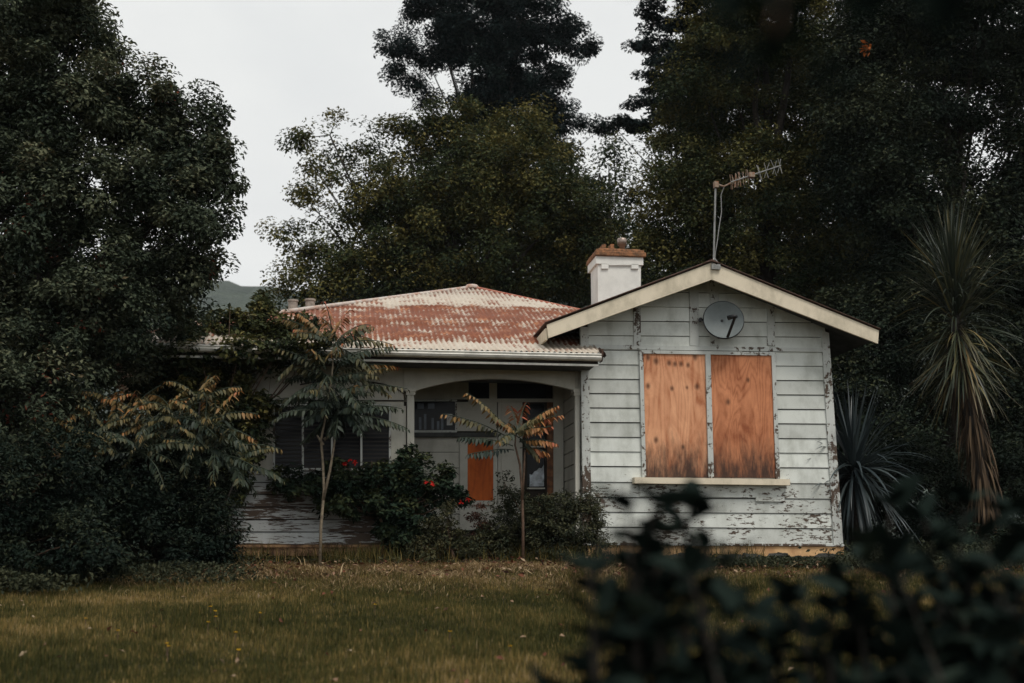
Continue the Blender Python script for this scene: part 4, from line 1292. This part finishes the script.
np_mesh('dead_skirt', *arr(V, T, tt), M['skirt'], ct, off=cb)

Yy = 18.6
yb = at(858, 555, Yy); yb.z = 0
yt = thing('yucca', 'spiky blue-grey yucca in the shade behind the gable corner', 'yucca', yb)
mb = MB(); yp = [at(858, 560, Yy), at(856, 510, Yy), at(853, 462, Yy)]; yp[0].z = -.1
mb.tube(yp, [.1, .09, .07], 8); mb.build('trunk', M['bark'], yt, off=yb)
V, T, tt = [], [], []
for k in range(320):
    el = lerp(-75, 85, rng.uniform(0, 1))
    azm = rng.uniform(0, 2 * math.pi)
    d = Vector((math.cos(azm) * math.cos(R(el)), math.sin(azm) * math.cos(R(el)), math.sin(R(el))))
    sword(V, T, tt, yp[2] + d * .05 - Vector((0, 0, rng.uniform(0, .25))), d, rng.uniform(.9, 1.45), rng.uniform(.035, .055), rng.uniform(.15, .8), rng.uniform(.1, .9), 6)
np_mesh('leaf_head', *arr(V, T, tt), M['yucca'], yt, off=yb)

# --- near foliage -----------------------------------------------------------------
def bigleaf(V, T, tt, base, d, L, W, tint, curl=.25):
    d = Vector(d).normalized()
    s = d.cross(Vector((0, 0, 1)))
    if s.length < .05: s = Vector((1, 0, 0))
    s.normalize()
    s = (s + Vector(rng.normal(0, .35, 3))).normalized()
    n = s.cross(d).normalized()
    k = len(V); N = 7
    for i in range(N):
        t = i / (N - 1)
        wd = W * .5 * math.sin(math.pi * min(1, t * .97 + .02) ** .85)
        c = Vector(base) + d * L * t - n * L * curl * t * t
        V += [c - s * wd + n * wd * .28, c, c + s * wd + n * wd * .28]
        tt += [tint] * 3
    for i in range(N - 1):
        a = k + 3 * i
        T += [(a, a + 1, a + 4), (a, a + 4, a + 3), (a + 1, a + 2, a + 5), (a + 1, a + 5, a + 4)]


def leafy(V, T, tt, S, pts, L, n0, tint, r0=.006, whorl=5):
    """a twig with leaves along it and a whorl at the tip"""
    pts = [Vector(p) for p in pts]
    S.tube(pts, [lerp(r0, r0 * .45, i / (len(pts) - 1)) for i in range(len(pts))], 6)
    for k in range(n0 + whorl):
        t = rng.uniform(.15, 1) if k < n0 else 1.0
        i = t * (len(pts) - 1); j = min(int(i), len(pts) - 2)
        b = lerp(pts[j], pts[j + 1], i - j)
        ax_ = (pts[j + 1] - pts[j]).normalized()
        r = Vector(rng.normal(0, 1, 3)); r = (r - ax_ * r.dot(ax_)).normalized()
        d = r * .9 + ax_ * rng.uniform(.2, .9) + Vector((0, 0, .1))
        l = L * rng.uniform(.7, 1.15)
        bigleaf(V, T, tt, b, d, l, l * rng.uniform(.46, .60), min(1, max(0, tint + rng.normal(0, .2))), rng.uniform(.05, .4))


def near_bush(name, label, Y, base_px, tips, L):
    b0 = at(base_px, 800, Y)
    sx_ = .05
    b0.z = float(gz(b0.x, Y))
    root = thing(name, label, 'bush', b0)
    S = MB(); V, T, tt = [], [], []
    for px, py, dy, n0 in tips:
        tip = at(px, py, Y + dy)
        m1 = Vector((lerp(b0.x, tip.x, .75), lerp(b0.y, tip.y, .5), lerp(b0.z, tip.z, .5)))
        pre = tip - Vector((rng.normal(0, .02), rng.normal(0, .03), .16))
        leafy(V, T, tt, S, [b0 + Vector((rng.normal(0, .06), rng.normal(0, .06), 0)), m1, pre, tip], L, n0, .4, .006)
        for q in range(6):
            st_ = lerp(m1, pre, rng.uniform(0.0, .95))
            e = st_ + Vector((rng.normal(0, sx_), rng.normal(0, .12), rng.uniform(.0, .12)))
            leafy(V, T, tt, S, [st_, lerp(st_, e, .5) + Vector((0, 0, -.01)), e], L, 4, .35, .004, 4)
    S.build('stem', M['darkstem'], root, off=b0)
    np_mesh('foliage', *arr(V, T, tt), M['fore'], root, off=b0, smooth=True)
    return root


near_bush('leafy_bush', 'near out-of-focus dark bush whose tall sprig crosses the boarded gable wall', 2.0, 660,
          [(655, 505, 0, 8), (672, 535, .05, 8), (660, 560, .0, 8), (640, 570, .15, 8), (690, 575, -.1, 8), (635, 605, .1, 8), (720, 605, .2, 8), (665, 600, .0, 9), (660, 630, -.1, 9), (690, 630, .1, 9), (655, 655, 0, 9), (680, 525, .05, 7), (645, 540, .05, 7), (625, 565, .1, 6), (710, 550, .1, 6), (740, 640, .1, 8), (610, 600, .1, 7), (600, 640, 0, 7), (650, 585, .1, 8), (700, 600, 0, 8), (725, 565, .1, 6), (590, 570, .0, 6), (600, 620, .0, 6), (690, 510, .05, 7), (628, 512, .0, 7)], .072)
near_bush('leafy_bush', 'near out-of-focus dark bush spreading below the cabbage tree', 2.3, 880,
          [(800, 600, 0, 7), (840, 585, .2, 8), (880, 545, 0, 9), (900, 575, -.2, 8), (950, 545, .1, 9), (1000, 565, 0, 8), (1040, 545, .1, 9), (860, 625, -.2, 8), (960, 610, -.1, 8), (780, 640, .1, 8), (890, 505, .1, 7), (925, 520, .1, 7), (965, 505, .3, 8), (1010, 515, .3, 8), (1060, 590, 0, 9), (745, 655, .1, 8),
           (810, 660, 0, 9), (870, 660, .1, 9), (930, 650, -.1, 9), (990, 650, 0, 9), (1040, 630, .1, 9), (830, 615, 0, 7), (900, 630, 0, 7), (970, 580, 0, 7), (760, 620, .1, 8), (790, 605, .2, 8), (820, 640, 0, 8), (770, 660, 0, 8), (850, 600, .1, 8), (1020, 590, -.1, 8), (985, 535, .1, 8), (860, 560, .2, 7)], .078)

tb = at(880, -420, .9)
br = thing('overhanging_branch', 'out-of-focus dark leafy branch hanging in from above', 'branch', tb)
S = MB(); V, T, tt = [], [], []
for tip, n0 in (((775, 60), 2), ((790, 20), 3), ((840, -15), 3), ((690, -15), 3), ((740, 5), 3), ((920, -20), 3), ((980, -25), 3)):
    e = at(*tip, .74)
    m1 = lerp(tb, e, .55) + Vector((0, 0, .03))
    leafy(V, T, tt, S, [tb, m1, e + Vector((0, 0, .02))], .055, n0, .1, .003, 2)
S.build('twig', M['stem'], br, off=tb)
np_mesh('foliage', *arr(V, T, tt), M['fore'], br, off=tb, smooth=True)

# --- stones at the foot of the gable -------------------------------------------------
rocks = []
for k in range(5):
    m_ = MB()
    n, mrows = 10, 6
    vs = []
    for i in range(mrows + 1):
        th = math.pi * i / mrows
        for j in range(n):
            ph = 2 * math.pi * j / n
            r = 1 + .22 * math.sin(3 * ph + k) * math.sin(th * 2 + k) + rng.normal(0, .09)
            vs.append((r * math.sin(th) * math.cos(ph), r * math.sin(th) * math.sin(ph) * .8, r * math.cos(th) * .62))
    fs = [(i * n + j, i * n + (j + 1) % n, (i + 1) * n + (j + 1) % n, (i + 1) * n + j) for i in range(mrows) for j in range(n)]
    m_.add(vs, fs)
    me_o = m_.build('stone', M['rock'])
    me_o['label'] = 'dark mossy stone in the low bank at the foot of the gable'
    me_o['category'] = 'stone'; me_o['group'] = 'stones of the bank below the boarded window'
    rocks.append(me_o)
used = 0
spots = []
for px in np.linspace(668, 905, 20):
    for row in range(2):
        spots.append((px + rng.uniform(-7, 7), 16.95 - row * .55 + rng.uniform(-.15, .15), rng.uniform(.08, .16) * (1 if row else .7)))
for i, (px, Y, s) in enumerate(spots):
    o = rocks[i] if i < 5 else rocks[i % 5].copy()
    if i >= 5: COL.objects.link(o)
    o.location = Vector(((px - CX) / F * Y, Y, float(gz(0, Y)) + s * .25))
    o.scale = (s * rng.uniform(.9, 1.4), s, s * rng.uniform(.8, 1.1))
    o.rotation_euler = (rng.normal(0, .2), rng.normal(0, .2), rng.uniform(0, 6.28))

# --- ground cover, grass, straw ---------------------------------------------------------
def blades(n, xf, y0, y1, hmin, hmax, wd, tintf, lay=0.0, seed=0, ypow=1.0, keep=None):
    r = np.random.default_rng(seed)
    Y = y0 + (y1 - y0) * r.uniform(0, 1, n) ** ypow
    X = r.uniform(-1, 1, n) * (xf * Y + .8)
    if keep is not None:
        q = keep(X, Y, r)
        X, Y = X[q], Y[q]; n = len(X)
    az = r.uniform(0, 2 * np.pi, n)
    H = r.uniform(hmin, hmax, n) * (.7 + .6 * (np.sin(X * 2.1 + Y) * np.sin(Y * 1.7) * .5 + .5))
    lean_ = np.abs(r.normal(0, .35, n)) + lay
    dirx, diry = np.cos(az), np.sin(az)
    tip = np.stack([X + dirx * H * np.sin(lean_), Y + diry * H * np.sin(lean_), bumpz(X, Y) + H * np.cos(lean_) + .004], 1)
    mid = np.stack([X + dirx * H * np.sin(lean_) * .35, Y + diry * H * np.sin(lean_) * .35, bumpz(X, Y) + H * np.cos(lean_) * .6], 1)
    s = np.stack([-diry, dirx, np.zeros(n)], 1) * (wd * r.uniform(.6, 1.3, n))[:, None]
    b = np.stack([X, Y, bumpz(X, Y) - .012], 1)
    V = np.stack([b - s, b + s, mid + s * .7, mid - s * .7, tip], 1).reshape(-1, 3)
    i = np.arange(n) * 5
    T = np.concatenate([np.stack([i, i + 1, i + 2], 1), np.stack([i, i + 2, i + 3], 1), np.stack([i + 3, i + 2, i + 4], 1)])
    t = np.clip(tintf(X, Y, r), 0, 1)
    return V, T, np.repeat(t, 5)


def gt_(X, Y, r):
    patch = .5 + .5 * np.sin(X * .9 + 2 * np.sin(Y * .6)) * np.sin(Y * 1.5 + .8 * np.sin(X * .7))
    fine = .5 + .5 * np.sin(X * 7.3 + 3 * np.sin(Y * 2.1)) * np.sin(Y * 6.1 + 2 * np.sin(X * 3.3))
    return -.06 + .46 * patch ** 1.4 + .34 * fine + r.normal(0, .16, len(X)) + (r.uniform(0, 1, len(X)) < .08) * .4 + np.clip((Y - 14.6) / 2.2, 0, 1) * .22


V, T, t = blades(430000, .46, 5.6, 16.6, .014, .050, .0029, gt_, seed=3, ypow=.85, keep=lambda X, Y, r: r.uniform(0, 1, len(X)) > np.clip((Y - 13.2) / 2, 0, .62))
def keep_t(X, Y, r):
    return (np.sin(X * 5.1 + 2 * np.sin(Y * 3.3)) * np.sin(Y * 4.7 + 1.5 * np.sin(X * 2.7)) > .55)


Va, Ta, ta = blades(60000, .46, 6.2, 16.6, .05, .11, .0036, lambda X, Y, r: .22 + r.normal(0, .16, len(X)), seed=31, keep=keep_t)
px_ = lambda X, Y: X / Y * F + CX
Vb, Tb, tb_ = blades(26000, .46, 16.2, 17.15, .08, .34, .005, lambda X, Y, r: .30 + r.normal(0, .25, len(X)), seed=33, lay=.25,
                     keep=lambda X, Y, r: (px_(X, Y) > 60) & (px_(X, Y) < 760) & (r.uniform(0, 1, len(X)) < .25 + .75 * (np.sin(X * 3.7) * np.sin(X * 1.3 + 1) > .05)) & ((px_(X, Y) < 600) | (r.uniform(0, 1, len(X)) < .3)))
V, T, t = np.concatenate([V, Va, Vb]), np.concatenate([T, Ta + len(V), Tb + len(V) + len(Va)]), np.concatenate([t, ta, tb_])
tag(np_mesh('grass', V, T, t, M['grass']), 'patchy olive and straw-coloured lawn grass', 'grass', kind='stuff')


def keep_s(X, Y, r):
    px = X / Y * F + CX
    return (r.uniform(0, 1, len(X)) < np.clip((Y - 11.6) / 3.6, 0, 1) * np.where((px > 120) & (px < 660), 1.0, .25) * (.35 + .65 * (np.sin(X * 2.3 + 1) * np.sin(Y * 2.9 + X) > -.2)))


V, T, t = blades(210000, .46, 11.6, 17.2, .05, .17, .003, lambda X, Y, r: .36 + .16 * np.clip((Y - 13.5) / 2, 0, 1) + r.normal(0, .26, len(X)) + .34 * np.sin(X * 1.9) * np.sin(Y * 2.3) * np.sin(X * 4.3 + Y), lay=1.05, seed=9, keep=keep_s)
V2, T2, t2 = blades(900, .30, 14.2, 16.4, .3, .7, .006, lambda X, Y, r: .6 + r.normal(0, .25, len(X)), lay=1.3, seed=12, keep=keep_s)
V2[:, 2] += .03
tag(np_mesh('straw', np.concatenate([V, V2]), np.concatenate([T, T2 + len(V)]), np.concatenate([t, t2]), M['straw']), 'dry cut straw lying along the house front', 'straw', kind='stuff')

L = Leaves()
n = 1100
Yl = rng.uniform(13.8, 17.2, n); Xl = rng.uniform(-.26, .40, n) * Yl
z = bumpz(Xl, Yl) + rng.uniform(.02, .1, n)
L.add(np.stack([Xl, Yl, z], 1), rng.normal(0, 1, (n, 3)) * np.array([1, 1, .3]), nrm(rng.normal(0, .5, (n, 3)) + UP), rng.uniform(.035, .09, n), rng.uniform(.02, .045, n), rng.uniform(0, .9, n))
n = 120
Yl = rng.uniform(7, 14, n); Xl = rng.uniform(-.42, .42, n) * Yl
L.add(np.stack([Xl, Yl, bumpz(Xl, Yl) + .045], 1), rng.normal(0, 1, (n, 3)) * np.array([1, 1, .3]), nrm(rng.normal(0, .5, (n, 3)) + UP), rng.uniform(.03, .07, n), rng.uniform(.02, .04, n), rng.uniform(.1, 1, n) ** .6)
tag(L.build('leaf_litter', M['litter']), 'fallen dead leaves scattered over the lawn', 'leaf litter', kind='stuff')

# low creeping cover along the foot of the house and under the trees
L = Leaves()
def cover(n, pxr, Yr, hz, t0, t1, leaf):
    Yl = rng.uniform(*Yr, n); Yl = Yl + rng.normal(0, .12, n); Xl = (rng.uniform(*pxr, n) + np.sin(Yl * 5.3) * 22 + rng.normal(0, 14, n) - CX) / F * Yl
    hh = hz * (.4 + .6 * (np.sin(Xl * 3.1) * np.sin(Yl * 4 + Xl) * .5 + .5)) * rng.uniform(.1, 1, n)
    ll = leaf * rng.uniform(.6, 1.3, n)
    L.add(np.stack([Xl, Yl, hh + .02 + gz(Xl, Yl)], 1), rng.normal(0, 1, (n, 3)), nrm(rng.normal(0, .5, (n, 3)) + UP), ll, ll * .5, rng.uniform(t0, t1, n))
cover(20000, (600, 1100), (15.4, 16.8), .10, .0, .35, .05)
cover(5000, (600, 1000), (16.8, 17.35), .05, .0, .45, .04)
cover(7000, (225, 600), (16.3, 17.3), .08, .0, .7, .045)
cover(9000, (1, 240), (13.2, 16.8), .2, .0, .35, .05)
cover(16000, (-80, 60), (12.2, 16.5), .3, .0, .35, .06)
cover(14000, (850, 1150), (14.6, 20), .3, .0, .3, .06)
tag(L.build('ground_cover', M['leaf_weed']), 'low weeds creeping along the foot of the house', 'ground cover', kind='stuff')

# dandelions
V, T, tt = [], [], []
for k in range(26):
    a = rng.uniform(0, 6.28)
    sword(V, T, tt, (0, 0, .085), (math.cos(a), math.sin(a), rng.uniform(.1, .9)), .015, .007, .3, rng.uniform(0, 1), 2)
head_mesh = None
dspots = [(210, 617), (215, 628), (215, 622), (260, 624), (168, 660), (166, 657), (238, 664), (117, 643), (235, 645), (375, 615), (450, 644), (208, 634), (510, 660), (610, 650), (85, 630)]
proto = None
for i, (px, py) in enumerate(dspots):
    r_ = ray(px, py); p = CAM + r_ * ((-GRADE * 17.0 - .045 - CAM.z) / (r_.z - GRADE * r_.y))
    if proto is None:
        proto = thing('dandelion', 'small yellow dandelion flower open in the lawn', 'flower', p, 0, 'dandelions dotted over the lawn')
        np_mesh('flower_head', *arr(V, T, tt), M['yellow'], proto)
        mb = MB(); mb.tube([(0, 0, -.02), (.004, 0, .04), (0, 0, .088)], .0025, 5); mb.build('flower_stalk', M['stem'], proto)
    else:
        o = copy_tree(proto); o.location = p; o.rotation_euler = (0, 0, rng.uniform(0, 6))

# ------------------------------------------------------------------ the air
HZ = 0.0002
m = bpy.data.materials.new('thin_pale_air')
m.use_nodes = True
m.node_tree.nodes.clear()
ho = m.node_tree.nodes.new('ShaderNodeOutputMaterial')
pv = m.node_tree.nodes.new('ShaderNodeVolumePrincipled')
pv.inputs['Color'].default_value = (.86, .93, .97, 1)
pv.inputs['Density'].default_value = HZ
pv.inputs['Anisotropy'].default_value = 0.2
m.node_tree.links.new(pv.outputs[0], ho.inputs['Volume'])
mb = MB(); mb.box(-940, 940, -430, 1240, -3.6, 128)
hz = mb.build('haze', m)
tag(hz, 'thin pale air between the garden and the far hill', 'haze', kind='stuff')
sc.cycles.volume_bounces = 0
bpy.context.view_layer.update()
